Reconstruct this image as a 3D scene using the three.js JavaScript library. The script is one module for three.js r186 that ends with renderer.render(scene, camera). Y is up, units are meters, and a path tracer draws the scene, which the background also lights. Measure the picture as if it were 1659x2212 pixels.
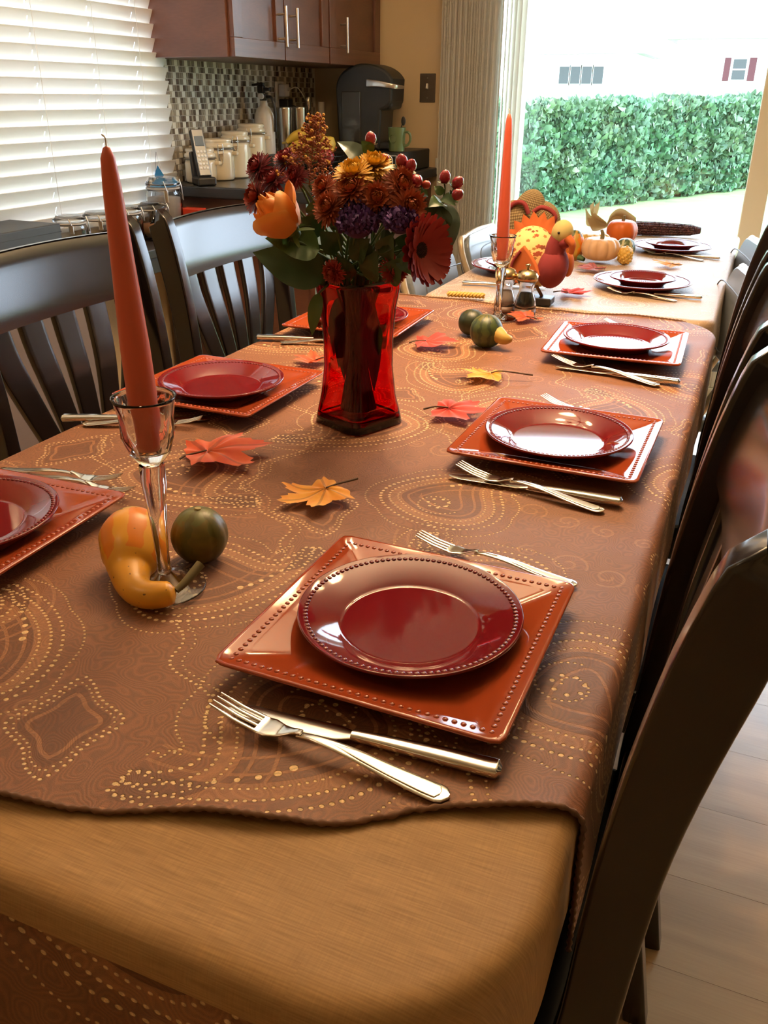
import * as THREE from 'three';
import { RoundedBoxGeometry } from 'three/addons/geometries/RoundedBoxGeometry.js';
import { mergeGeometries, mergeVertices } from 'three/addons/utils/BufferGeometryUtils.js';
import { ImprovedNoise } from 'three/addons/math/ImprovedNoise.js';

// ---------------------------------------------------------------- camera, sky, exposure
const scene = new THREE.Scene();
const FOCAL = 1850, CX = 829.5, CY = 1106;
const camera = new THREE.PerspectiveCamera(2 * Math.atan(1106 / FOCAL) * 180 / Math.PI, 1659 / 2212, 0.03, 200);
const EYE = new THREE.Vector3(0.50, 1.235, 0);
const vp = (x, y) => new THREE.Vector3(x - CX, y - CY, FOCAL).normalize();
const FWD = vp(1690, 212), DOWN = vp(800, CY - (FOCAL * FOCAL + (1690 - CX) * (800 - CX)) / (212 - CY)), RIGHT = new THREE.Vector3().crossVectors(DOWN, FWD);
camera.matrixAutoUpdate = true;
camera.position.copy(EYE);
camera.quaternion.setFromRotationMatrix(new THREE.Matrix4().makeBasis(
  new THREE.Vector3(RIGHT.x, -DOWN.x, -FWD.x), new THREE.Vector3(-RIGHT.y, DOWN.y, FWD.y), new THREE.Vector3(-RIGHT.z, DOWN.z, FWD.z)));
camera.updateMatrixWorld();
scene.background = new THREE.Color().setRGB(0.76, 0.92, 1.10);
scene.backgroundIntensity = 9.0;
const renderer = new THREE.WebGLRenderer({ antialias: true });
renderer.toneMapping = THREE.LinearToneMapping;
renderer.toneMappingExposure = 1.0;
renderer.shadowMap.enabled = true;

// photo pixel -> direction, met with a horizontal or upright plane of known place
function rayOf(px, py) {
  const v = new THREE.Vector3(px - CX, py - CY, FOCAL);
  return new THREE.Vector3(v.dot(RIGHT), -v.dot(DOWN), -v.dot(FWD));
}
const onY = (px, py, y) => { const r = rayOf(px, py); return EYE.clone().addScaledVector(r, (y - EYE.y) / r.y); };
const onX = (px, py, x) => { const r = rayOf(px, py); return EYE.clone().addScaledVector(r, (x - EYE.x) / r.x); };
const onZ = (px, py, z) => { const r = rayOf(px, py); return EYE.clone().addScaledVector(r, (z - EYE.z) / r.z); };

// ---------------------------------------------------------------- helpers
let seed = 12345;
const rnd = (a = 0, b = 1) => { seed = (seed * 1664525 + 1013904223) >>> 0; return a + (b - a) * seed / 4294967296; };
const noise3 = new ImprovedNoise();
const N = (x, y, z = 0) => noise3.noise(x, y, z);
const V = (x, y, z) => new THREE.Vector3(x, y, z);
const used = {};
function numbered(name) { const k = used[name] = (used[name] ?? -1) + 1; return k ? name + '_' + String(k).padStart(3, '0') : name; }
function mat(color, roughness = 0.6, more = {}) {
  const m = new THREE.MeshPhysicalMaterial({ roughness, side: THREE.DoubleSide, ...more });
  if (Array.isArray(color)) m.color.setRGB(...color); else m.color.set(color);
  return m;
}
function obj(name, geo, material, parent, pos) {
  if (Array.isArray(geo)) geo = merge(geo);
  const o = new THREE.Mesh(geo, material);
  o.name = parent ? name : numbered(name); o.castShadow = o.receiveShadow = true;
  if (pos) o.position.set(...pos);
  (parent ?? scene).add(o);
  return o;
}
function tag(o, label, category, group) { o.userData.label = label; o.userData.category = category; if (group) o.userData.group = group; return o; }
function thing(name, label, category, pos = [0, 0, 0], turn = 0, group) {
  const o = new THREE.Group(); o.name = numbered(name); scene.add(o);
  o.position.set(...pos); o.rotation.y = turn;
  return tag(o, label, category, group);
}
function struct(name, geo, material) { const o = geo ? obj(name, geo, material) : new THREE.Group(); if (!geo) { o.name = name; scene.add(o); } o.userData.kind = 'structure'; return o; }
function copyOf(o, pos, turn, label, group) {
  const c = o.clone(); c.name = numbered(o.name.replace(/_\d{3}$/, '')); scene.add(c);
  c.userData = { ...o.userData }; if (pos) c.position.set(...pos); if (turn !== undefined) c.rotation.y = turn;
  if (label) c.userData.label = label; if (group) c.userData.group = group;
  return c;
}
function merge(list) {
  list = list.map((g) => { g = g.index ? g.toNonIndexed() : g; for (const k of Object.keys(g.attributes)) if (!['position', 'normal', 'uv'].includes(k)) g.deleteAttribute(k); if (!g.attributes.uv) g.setAttribute('uv', new THREE.BufferAttribute(new Float32Array(g.attributes.position.count * 2), 2)); return g; });
  return mergeGeometries(list);
}
const box = (w, h, d, x = 0, y = 0, z = 0) => new THREE.BoxGeometry(w, h, d).translate(x, y, z);
const rbox = (w, h, d, r, x = 0, y = 0, z = 0, s = 2) => new RoundedBoxGeometry(w, h, d, s, Math.min(r, w / 2.01, h / 2.01, d / 2.01)).translate(x, y, z);
const span = (x0, x1, y0, y1, z0, z1, r = 0) => (r ? rbox : (w, h, d, _r, x, y, z) => box(w, h, d, x, y, z))(x1 - x0, y1 - y0, z1 - z0, r, (x0 + x1) / 2, (y0 + y1) / 2, (z0 + z1) / 2);
const lathe = (pts, n = 32) => new THREE.LatheGeometry(pts.map((p) => new THREE.Vector2(Math.max(p[0], 0.00001), p[1])), n);
const ball = (r, x, y, z, w = 12, h = 8) => new THREE.SphereGeometry(r, w, h).translate(x, y, z);
function gridGeo(nu, nv, f, wrapU = false) {           // f(u, v, i, j) -> [x, y, z, tu?, tv?]
  const P = [], U = [], I = [];
  for (let j = 0; j <= nv; j++) for (let i = 0; i <= nu; i++) { const p = f(i / nu, j / nv, i, j); P.push(p[0], p[1], p[2]); U.push(p[3] ?? i / nu, p[4] ?? j / nv); }
  for (let j = 0; j < nv; j++) for (let i = 0; i < nu; i++) { const a = j * (nu + 1) + i, b = a + 1, c = a + nu + 1, d = c + 1; I.push(a, b, c, b, d, c); }
  const g = new THREE.BufferGeometry();
  g.setAttribute('position', new THREE.Float32BufferAttribute(P, 3)); g.setAttribute('uv', new THREE.Float32BufferAttribute(U, 2)); g.setIndex(I); g.computeVertexNormals();
  if (wrapU) { const n = g.attributes.normal; for (let j = 0; j <= nv; j++) { const a = j * (nu + 1), b = a + nu, v = V(n.getX(a) + n.getX(b), n.getY(a) + n.getY(b), n.getZ(a) + n.getZ(b)).normalize(); n.setXYZ(a, v.x, v.y, v.z); n.setXYZ(b, v.x, v.y, v.z); } }
  return g;
}
// a bar swept along points; section(t) -> [half width along "side", half height along the other axis]; square 0 round .. 1 boxy
function sweep(points, section, { seg = 24, n = 12, side, square = 0, close = true, tension = 0.5 } = {}) {
  const pts = points.map((p) => (p.isVector3 ? p : V(...p)));
  const curve = pts.length > 2 ? new THREE.CatmullRomCurve3(pts, false, 'catmullrom', tension) : new THREE.LineCurve3(pts[0], pts[1]);
  const ref = side ? V(...side) : null, fr = [];
  let prev = null;
  for (let j = 0; j <= seg; j++) {
    const t = j / seg, T = curve.getTangent(t);
    let S = ref ? ref.clone() : prev ? prev.clone() : (Math.abs(T.y) < 0.9 ? V(0, 1, 0).cross(T) : V(1, 0, 0));
    S.addScaledVector(T, -S.dot(T)).normalize(); prev = S;
    fr.push([curve.getPoint(t), S, T.clone().cross(S).normalize(), section(t)]);
  }
  const e = 2 / (2 + square * 6);
  const body = gridGeo(n, seg, (u, v, i, j) => {
    const [p, S, B, [w, h]] = fr[j], a = u * Math.PI * 2, c = Math.cos(a), s = Math.sin(a);
    const x = Math.sign(c) * Math.abs(c) ** e * w, y = Math.sign(s) * Math.abs(s) ** e * h;
    return [p.x + S.x * x + B.x * y, p.y + S.y * x + B.y * y, p.z + S.z * x + B.z * y];
  }, true);
  if (!close) return body;
  const caps = [0, seg].map((j) => {
    const [p, S, B, [w, h]] = fr[j];
    return gridGeo(n, 1, (u, v) => { const a = u * Math.PI * 2, c = Math.cos(a), s = Math.sin(a), x = Math.sign(c) * Math.abs(c) ** e * w * v, y = Math.sign(s) * Math.abs(s) ** e * h * v; return [p.x + S.x * x + B.x * y, p.y + S.y * x + B.y * y, p.z + S.z * x + B.z * y]; });
  });
  return merge([body, ...caps]);
}
const tube = (points, r, o = {}) => sweep(points, (t) => { const k = typeof r === 'function' ? r(t) : r; return [k, k]; }, { n: 8, ...o });
const lerp = (a, b, t) => a + (b - a) * t;
const prof = (list) => (t) => { for (let i = 1; i < list.length; i++) if (t <= list[i][0]) { const a = list[i - 1], b = list[i], k = (t - a[0]) / (b[0] - a[0] || 1); return lerp(a[1], b[1], k); } return list[list.length - 1][1]; };
const smooth = (t) => { t = Math.min(1, Math.max(0, t)); return t * t * (3 - 2 * t); };

// textures
function canvasTex(w, h, draw, { srgb = true, repeat = [1, 1] } = {}) {
  const c = document.createElement('canvas'); c.width = w; c.height = h;
  draw(c.getContext('2d'), w, h);
  const t = new THREE.CanvasTexture(c); t.wrapS = t.wrapT = THREE.RepeatWrapping; t.repeat.set(...repeat);
  if (srgb) t.colorSpace = THREE.SRGBColorSpace;
  return t;
}
function dataTex(w, h, f, { srgb = true, repeat = [1, 1] } = {}) {
  const d = new Uint8Array(w * h * 4);
  for (let j = 0; j < h; j++) for (let i = 0; i < w; i++) { const c = f(i / w, j / h, i, j), k = (j * w + i) * 4; for (let q = 0; q < 3; q++) d[k + q] = Math.max(0, Math.min(255, c.length ? c[q] : c)); d[k + 3] = 255; }
  const t = new THREE.DataTexture(d, w, h); t.wrapS = t.wrapT = THREE.RepeatWrapping; t.magFilter = THREE.LinearFilter; t.minFilter = THREE.LinearMipmapLinearFilter; t.generateMipmaps = true; t.repeat.set(...repeat); t.needsUpdate = true;
  if (srgb) t.colorSpace = THREE.SRGBColorSpace;
  return t;
}
const woodTex = (a, b, ring = 26, w = 512, h = 512) => dataTex(w, h, (u, v) => {
  const g = 0.5 + 0.5 * Math.sin(ring * (v + 0.10 * N(u * 3, v * 5, 3)) + 4 * N(u * 2, v * 9, 7)), f = 0.5 + 0.5 * N(u * 14, v * 160, 1), k = 0.45 * g + 0.55 * f;
  return [0, 1, 2].map((q) => lerp(a[q], b[q], k));
});

// ---------------------------------------------------------------- the room
const LEFT = -1.55, FAR = -4.045, RIGHTW = 2.75, BACK = 2.3, CEIL = 2.45, COUNTER = 0.935;
const wallPaint = mat([0.66, 0.49, 0.29], 0.75);
const whitePaint = mat([0.80, 0.78, 0.72], 0.5);
const ceilPaint = mat([0.78, 0.75, 0.68], 0.9);

// floor: laminate planks running across the room
const floor = struct('floor');
{
  const tints = [[[176, 142, 104], [198, 164, 124]], [[186, 150, 110], [206, 172, 132]], [[168, 134, 98], [190, 156, 116]]];
  const woods = tints.map(([a, b], i) => mat('#ffffff', 0.32, { map: woodTex(a, b, 18 + 5 * i), clearcoat: 0.25, clearcoatRoughness: 0.25 }));
  const L = 1.28, Wd = 0.19, geos = [0, 1, 2].map((k) => { const g = new THREE.BoxGeometry(L - 0.0007, 0.012, Wd - 0.0007); const uv = g.attributes.uv; for (let i = 0; i < uv.count; i++) uv.setXY(i, uv.getX(i) * 1.3 + k * 0.31, uv.getY(i) * 0.42 + k * 0.3); return g; });
  obj('subfloor', span(LEFT - 0.12, RIGHTW + 0.12, -0.15, -0.013, FAR - 0.12, BACK + 0.12), mat([0.1, 0.08, 0.06], 0.9), floor);
  for (let j = 0, z = FAR + Wd / 2; z < BACK; z += Wd, j++) for (let i = 0, x = LEFT + L / 2 - (j * 0.43) % L; x < RIGHTW + L / 2; x += L, i++) {
    const lo = Math.max(x - L / 2, LEFT), hi = Math.min(x + L / 2, RIGHTW); if (hi - lo < 0.05) continue;
    const p = obj('plank', geos[(i + j) % 3], woods[(i * 2 + j) % 3], floor, [(lo + hi) / 2, -0.006, z]); p.scale.x = (hi - lo) / L;
  }
}
struct('ceiling', span(LEFT - 0.12, RIGHTW + 0.12, CEIL, CEIL + 0.12, FAR - 0.12, BACK + 0.12), ceilPaint);
struct('wall_right', span(RIGHTW, RIGHTW + 0.12, -0.1, CEIL, FAR - 0.12, BACK + 0.12), wallPaint);
struct('wall_back', span(LEFT, RIGHTW, -0.1, CEIL, BACK, BACK + 0.12), wallPaint);
// left wall with its window opening
const WIN = { z0: -2.78, z1: -1.25, y0: 0.84, y1: 2.12 };
const wallLeft = struct('wall_left');
obj('plaster', [span(LEFT - 0.12, LEFT, -0.1, CEIL, FAR - 0.12, WIN.z0), span(LEFT - 0.12, LEFT, -0.1, CEIL, WIN.z1, BACK + 0.12), span(LEFT - 0.12, LEFT, -0.1, WIN.y0, WIN.z0, WIN.z1), span(LEFT - 0.12, LEFT, WIN.y1, CEIL, WIN.z0, WIN.z1)], wallPaint, wallLeft);
// mosaic splashback: one piece for each of the tiles that show largest, the rest joined
{
  const cols = [[0.70, 0.64, 0.52], [0.74, 0.70, 0.60], [0.34, 0.29, 0.22], [0.25, 0.21, 0.16], [0.40, 0.34, 0.25], [0.12, 0.085, 0.06]];
  const tm = cols.map((c, i) => mat(c, i < 2 ? 0.35 : 0.16)), joint = mat([0.62, 0.56, 0.46], 0.9);
  const y0 = COUNTER, y1 = 1.345, z0 = -2.79, z1 = FAR;
  obj('grout', span(LEFT, LEFT + 0.003, y0, y1, z1, z0), joint, wallLeft);
  const rows = 20, h = (y1 - y0) / rows, small = new THREE.BoxGeometry(0.006, h - 0.0022, 0.0118), large = new THREE.BoxGeometry(0.006, h - 0.0022, 0.0205), rest = {};
  let n = 0;
  const list = [];
  for (let r = rows - 1; r >= 0; r--) {
    let z = z0 - 0.004 - (r % 2) * 0.017, k = r % 3;
    while (z > z1 + 0.03) {
      const wide = k % 4 === 0, w = wide ? 0.0225 : 0.0138, c = wide ? (rnd() < 0.6 ? 0 : 1) : rnd() < 0.24 ? 5 : 2 + Math.floor(rnd(0, 3));
      list.push([r, z - w / 2, wide, c]); z -= w; k++;
    }
  }
  list.sort((a, b) => b[1] - a[1]);
  for (const [r, z, wide, c] of list) {
    const at = [LEFT + 0.0045, y0 + (r + 0.5) * h, z];
    if (r >= 6 && n < 300) { obj('tile', wide ? large : small, tm[c], wallLeft, at); n++; } else (rest[c] ??= []).push((wide ? large : small).clone().translate(...at));
  }
  for (const c in rest) obj('tile_field', rest[c], tm[c], wallLeft).userData.kind = 'stuff';
}
// far wall with the sliding door's opening
const DOOR = { x0: -0.86, x1: 1.95, y1: 2.04 };
const wallFar = struct('wall_far', [span(LEFT, DOOR.x0, -0.1, CEIL, FAR - 0.12, FAR), span(DOOR.x1, RIGHTW, -0.1, CEIL, FAR - 0.12, FAR), span(DOOR.x0, DOOR.x1, DOOR.y1, CEIL, FAR - 0.12, FAR)], wallPaint);
struct('trim_1', span(-0.93, -0.865, COUNTER - 0.03, COUNTER + 0.04, FAR, FAR + 0.018, 0.006), whitePaint);
struct('baseboard_left', [span(LEFT, LEFT + 0.014, 0, 0.09, -2.78, BACK, 0.004)], whitePaint);
struct('baseboard_right', [span(RIGHTW - 0.014, RIGHTW, 0, 0.09, FAR, BACK, 0.004)], whitePaint);

// window behind the slatted blind
const glassPane = mat('#ffffff', 0.0, { transmission: 1, thickness: 0, ior: 1.45, side: THREE.DoubleSide });
const win = struct('window_1');
{
  const { z0, z1, y0, y1 } = WIN, x0 = LEFT - 0.10, x1 = LEFT - 0.055, zm = (z0 + z1) / 2;
  obj('window_frame', [span(x0, x1, y0, y0 + 0.05, z0, z1), span(x0, x1, y1 - 0.05, y1, z0, z1), span(x0, x1, y0, y1, z0, z0 + 0.05), span(x0, x1, y0, y1, z1 - 0.05, z1), span(x0, x1, y0, y1, zm - 0.025, zm + 0.025)], whitePaint, win);
  for (const [a, b] of [[z0 + 0.05, zm - 0.025], [zm + 0.025, z1 - 0.05]]) obj('pane', span(x0 + 0.02, x0 + 0.024, y0 + 0.05, y1 - 0.05, a, b), glassPane, win);
  obj('window_sill', span(LEFT - 0.055, LEFT + 0.012, y0 - 0.02, y0, z0 - 0.02, z1 + 0.02, 0.004), whitePaint, win);
}
// sliding patio door
const door = struct('door_1');
{
  const vinyl = mat([0.78, 0.70, 0.56], 0.4), z0 = FAR - 0.09, z1 = FAR - 0.02, s0 = 0.425, s1 = 0.515;
  obj('door_frame', [span(DOOR.x0, DOOR.x0 + 0.06, 0, DOOR.y1, FAR - 0.12, FAR + 0.005), span(DOOR.x1 - 0.06, DOOR.x1, 0, DOOR.y1, FAR - 0.12, FAR + 0.005), span(DOOR.x0, DOOR.x1, DOOR.y1 - 0.06, DOOR.y1, FAR - 0.12, FAR + 0.005), span(DOOR.x0, DOOR.x1, 0, 0.04, FAR - 0.12, FAR + 0.005)], vinyl, door);
  obj('stile', span(s0, s1, 0.04, DOOR.y1 - 0.06, z0, z1, 0.006), vinyl, door);
  for (const [a, b] of [[DOOR.x0 + 0.06, DOOR.x0 + 0.13], [DOOR.x1 - 0.13, DOOR.x1 - 0.06]]) obj('stile', span(a, b, 0.04, DOOR.y1 - 0.06, z0, z1, 0.006), vinyl, door);
  for (const [a, b] of [[DOOR.x0 + 0.13, s0], [s1, DOOR.x1 - 0.13]]) {
    obj('rail', [span(a, b, 0.04, 0.13, z0, z1), span(a, b, DOOR.y1 - 0.13, DOOR.y1 - 0.06, z0, z1)], vinyl, door);
    obj('pane', span(a, b, 0.13, DOOR.y1 - 0.13, FAR - 0.058, FAR - 0.054), glassPane, door);
  }
}

// ---------------------------------------------------------------- outdoors
const lawnY = -0.16;
{
  const lawnTex = dataTex(512, 512, (u, v) => { const a = 0.5 + 0.5 * N(u * 40, v * 40, 2), b = 0.5 + 0.5 * N(u * 7, v * 7, 9), k = 0.6 * a + 0.4 * b; return [lerp(96, 156, k), lerp(138, 178, k), lerp(76, 118, k)]; }, { repeat: [10, 10] });
  tag(obj('lawn', new THREE.PlaneGeometry(160, 120).rotateX(-Math.PI / 2).translate(0, lawnY, -64), mat('#ffffff', 1, { map: lawnTex })), 'bright green lawn beyond the glass patio door', 'lawn').userData.kind = 'stuff';
  // hedge running off at an angle: leaf clumps over a woody core
  const A = V(-4.6, lawnY, -7.2), B = V(3.4, lawnY, -24.5), dir = B.clone().sub(A), len = dir.length(), nrm = V(-dir.z, 0, dir.x).normalize(); if (nrm.z < 0) nrm.negate();
  const hedge = thing('hedge', 'tall clipped green hedge across the lawn behind the house', 'hedge');
  const P = [], C = [], leafG = new THREE.BufferGeometry();
  const count = 130000;
  const gl = gridGeo(1, 2, (u, v) => [(u - 0.5) * 0.042 * Math.sin(Math.PI * (0.15 + v * 0.8)), v * 0.055, 0.012 * Math.sin(v * 3)]);
  const im = new THREE.InstancedMesh(gl, mat('#ffffff', 0.7, { transmission: 0.2, thickness: 0 }), count);
  const q = new THREE.Object3D(), col = new THREE.Color();
  for (let i = 0; i < count; i++) {
    const t = rnd() ** 1.6, wv = 0.16 * N(t * 26, 1, 4), top = 1.27 + 0.12 * N(t * 34, 3, 1) + 0.14 * t, h = rnd() ** 0.8 * top, off = (0.32 + wv) * (1 - 0.25 * (h / top) ** 3) + rnd(-0.09, 0.05) + 0.13 * N(t * 60, h * 5, 5);
    const p = A.clone().addScaledVector(dir, t).addScaledVector(nrm, h > top - 0.08 ? rnd(-0.35, 0.35) : i % 3 ? off : rnd(-0.3, 0.28));
    q.position.set(p.x, lawnY + h, p.z); q.rotation.set(rnd(-1.2, 1.2), rnd(0, 6.28), rnd(-1.4, 1.4)); q.scale.setScalar(rnd(0.8, 1.7) * (1 + t)); q.updateMatrix();
    im.setMatrixAt(i, q.matrix);
    const k = rnd(), warm = 0.5 + 0.5 * N(t * 22, h * 2, 8); col.setRGB(lerp(0.08, 0.27, k * warm), lerp(0.165, 0.33, k), lerp(0.1, 0.16, k)); im.setColorAt(i, col);
  }
  im.name = 'leaf_mass'; im.userData.kind = 'stuff'; im.castShadow = im.receiveShadow = true; hedge.add(im);
  const stems = []; for (let i = 0; i < 240; i++) { const p = A.clone().addScaledVector(dir, (i + rnd()) / 240).addScaledVector(nrm, rnd(-0.18, 0.18)); stems.push(tube([[p.x, lawnY, p.z], [p.x + rnd(-0.1, 0.1), lawnY + 0.5, p.z + rnd(-0.1, 0.1)], [p.x + rnd(-0.25, 0.25), lawnY + 1.1, p.z + rnd(-0.15, 0.15)]], 0.012, { seg: 4, n: 5 })); }
  obj('branches', stems, mat([0.16, 0.11, 0.07], 0.9), hedge).userData.kind = 'stuff';
  // neighbours' houses
  const siding = mat([0.82, 0.82, 0.8], 0.8), roof = mat([0.5, 0.5, 0.5], 0.9), dark = mat([0.05, 0.055, 0.06], 0.4), shut = mat([0.085, 0.014, 0.022], 0.6), lap = mat([0.74, 0.74, 0.73], 0.8);
  const house = (label, x0, x1, z, wallTop, windows, shutters) => {
    const h = thing('neighbour_house', label, 'house', [0, lawnY, z]);
    obj('wall', span(x0, x1, 0, wallTop, -6, 0), siding, h);
    const boards = []; for (let y = 0.1; y < wallTop - 0.1; y += 0.2) boards.push(span(x0, x1, y, y + 0.015, 0, 0.012)); obj('siding_lap', boards, lap, h);
    obj('roof', new THREE.ExtrudeGeometry(new THREE.Shape([new THREE.Vector2(-0.5, 0), new THREE.Vector2(6.5, 0), new THREE.Vector2(3, 2.1)]), { depth: x1 - x0 + 0.8, bevelEnabled: false }).rotateY(Math.PI / 2).translate(x0 - 0.4, wallTop, 0), roof, h);
    for (const [a, b, c, d] of windows) { const f = obj('window', [span(a - 0.06, b + 0.06, c - 0.06, d + 0.06, 0, 0.05)], lap, h); obj('pane', span(a, b, c, d, 0.05, 0.06), dark, f); if (shutters.length) obj('sash_bar', [span(a, b, (c + d) / 2 - 0.025, (c + d) / 2 + 0.025, 0.06, 0.075)], lap, f); }
    for (const [a, b, c, d] of shutters) obj('shutter', span(a, b, c, d, 0, 0.07), shut, h);
    return h;
  };
  const zA = -44, w0 = onZ(1208, 144, zA), w1 = onZ(1303, 181, zA), wx = w0.x, ww = (w1.x - w0.x) / 4, yt = w0.y - lawnY, yb = w1.y - lawnY;
  house('white sided house with a row of four sunroom windows beyond the hedge', wx - 5.5, wx + 3.4, zA, yt + 0.5, [0, 1, 2, 3].map((i) => [wx + ww * (i + 0.08), wx + ww * (i + 0.92), yb, yt]), []);
  const zB = -40, v0 = onZ(1586, 128, zB), v1 = onZ(1607, 172, zB);
  house('white house with dark red window shutters beyond the hedge', v0.x - 2.2, v0.x + 8, zB, v0.y - lawnY + 0.7, [[v0.x, v1.x, v1.y - lawnY, v0.y - lawnY]], [[v0.x - 0.33, v0.x - 0.1, v1.y - lawnY - 0.05, v0.y - lawnY + 0.05], [v1.x + 0.1, v1.x + 0.36, v1.y - lawnY - 0.05, v0.y - lawnY + 0.05]]);
}
// ---------------------------------------------------------------- light fitting above the table (out of the frame; its warm light falls on everything)
{
  const L = [-0.05, 1.86, -1.75], c = thing('chandelier', 'bronze chandelier with five frosted glass shades hanging over the dining table', 'chandelier', [L[0], 0, L[2]]);
  const bronze = mat([0.10, 0.065, 0.04], 0.35, { metalness: 0.8 }), frost = mat([0.9, 0.82, 0.68], 0.9, { transmission: 0.6, thickness: 0 }), bulbM = mat('#ffffff', 0.5, { emissive: new THREE.Color().setRGB(1, 0.62, 0.3), emissiveIntensity: 5 });
  obj('canopy', lathe([[0, CEIL], [0.06, CEIL], [0.055, CEIL - 0.02], [0, CEIL - 0.03]]), bronze, c);
  obj('rod', tube([[0, CEIL - 0.02, 0], [0, 1.84, 0]], 0.006, { seg: 2 }), bronze, c);
  obj('hub', lathe([[0, 1.80], [0.02, 1.81], [0.035, 1.84], [0.02, 1.87], [0.008, 1.9]], 20), bronze, c);
  for (let i = 0; i < 5; i++) {
    const a = i * Math.PI * 0.4 + 0.3, x = Math.cos(a) * 0.24, z = Math.sin(a) * 0.24;
    const arm = obj('arm', tube([[0, 1.84, 0], [x * 0.45, 1.80, z * 0.45], [x * 0.85, 1.80, z * 0.85], [x, 1.85, z]], 0.006), bronze, c);
    obj('shade', lathe([[0.028, 0.0], [0.034, 0.02], [0.05, 0.06], [0.066, 0.085]], 24).translate(x, 1.855, z), frost, c);
    const b = obj('bulb', lathe([[0, 0.07], [0.016, 0.06], [0.022, 0.04], [0.012, 0.01], [0, 0]], 16).translate(x, 1.86, z), bulbM, c);
    const p = new THREE.PointLight(new THREE.Color().setRGB(1, 0.69, 0.41), 2.5, 0, 2); p.position.set(x, 1.90, z); p.castShadow = true; p.shadow.radius = 1.1; c.add(p);
  }
}

{
  const c = thing('ceiling_light', 'frosted dome ceiling light over the kitchen end of the room', 'ceiling light', [-1.0, CEIL, 0.35]), bowl = lathe([[0, -0.11], [0.08, -0.1], [0.15, -0.06], [0.175, -0.015], [0.17, -0.01], [0, -0.01]], 36);
  obj('rim', lathe([[0, 0], [0.19, 0], [0.19, -0.018], [0.17, -0.02], [0, -0.02]], 36), mat([0.2, 0.15, 0.1], 0.4, { metalness: 0.7 }), c);
  obj('dome', bowl, mat([0.9, 0.85, 0.75], 0.6, { emissive: new THREE.Color().setRGB(1, 0.74, 0.46), emissiveIntensity: 1.2 }), c);
  const p = new THREE.PointLight(new THREE.Color().setRGB(1, 0.69, 0.41), 0.7, 0, 2); p.position.set(0, -0.06, 0); p.castShadow = true; p.shadow.radius = 3; c.add(p);
}
// ---------------------------------------------------------------- blinds
{
  const slatM = mat([0.84, 0.82, 0.78], 0.45, { transmission: 0.2, thickness: 0 }), tape = mat([0.75, 0.73, 0.68], 0.8);
  const b = thing('slatted_blind', 'white horizontal slatted blind closed over the kitchen window', 'blind', [LEFT + 0.035, 0, 0]);
  const pitch = 0.0428, z0 = -2.822, z1 = -1.2, holes = [[60, 60], [190, 60], [285, 60]].map((p) => onX(p[0], p[1], LEFT + 0.035).z).concat([-1.75, -1.45]).sort((a, c) => a - c);
  const hgt = 0.0505, parts = []; let z = z0;
  for (const h of holes) { parts.push(box(0.0028, hgt, h - 0.002 - z, 0, 0, (z + h - 0.002) / 2), box(0.0028, hgt * 0.25, 0.004, 0, -hgt * 0.375, h), box(0.0028, hgt * 0.3, 0.004, 0, hgt * 0.35, h)); z = h + 0.002; }
  parts.push(box(0.0028, hgt, z1 - z, 0, 0, (z + z1) / 2));
  const slat = merge(parts).rotateZ(-0.42);
  const yTop = 1.444 + pitch * 15;
  for (let y = yTop; y > 0.86; y -= pitch) obj('slat', slat, slatM, b, [0, y - 0.022, 0]);
  obj('bottom_rail', rbox(0.05, 0.018, z1 - z0, 0.004, 0, 0.845, (z0 + z1) / 2), slatM, b);
  obj('head_rail', rbox(0.055, 0.05, z1 - z0, 0.004, 0, yTop + 0.04, (z0 + z1) / 2), slatM, b);
  for (const h of holes) obj('ladder_cord', [tube([[0.021, 0.85, h], [0.021, yTop, h]], 0.0009, { seg: 1, n: 5 }), tube([[-0.021, 0.85, h], [-0.021, yTop, h]], 0.0009, { seg: 1, n: 5 })], tape, b);
}
{
  const vaneM = mat([0.86, 0.83, 0.78], 1.0, { transmission: 0.45, thickness: 0 });
  const b = thing('vertical_blind', 'stack of off-white vertical blind vanes drawn aside at the patio door', 'blind', [0, 0, FAR + 0.075]);
  const vane = gridGeo(8, 1, (u, v) => [0.006 * Math.sin(u * Math.PI), 0.03 + v * 1.9, (u - 0.5) * 0.089]);
  obj('head_rail', rbox(2.95, 0.11, 0.07, 0.006, 0.5, 1.955, 0), mat([0.8, 0.78, 0.72], 0.5), b);
  for (let i = 0; i < 42; i++) { const v = obj('vane', vane, vaneM, b, [-0.885 + i * 0.0058, 0, i % 2 ? -0.026 : 0.004]); v.rotation.y = 0.1 + 0.04 * Math.sin(i * 1.7); }
  for (let i = 0; i < 7; i++) { const v = obj('vane', vane, vaneM, b, [-0.632 + i * 0.017, 0, 0.0]); v.rotation.y = 0.25 + i * 0.09; }
}
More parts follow.
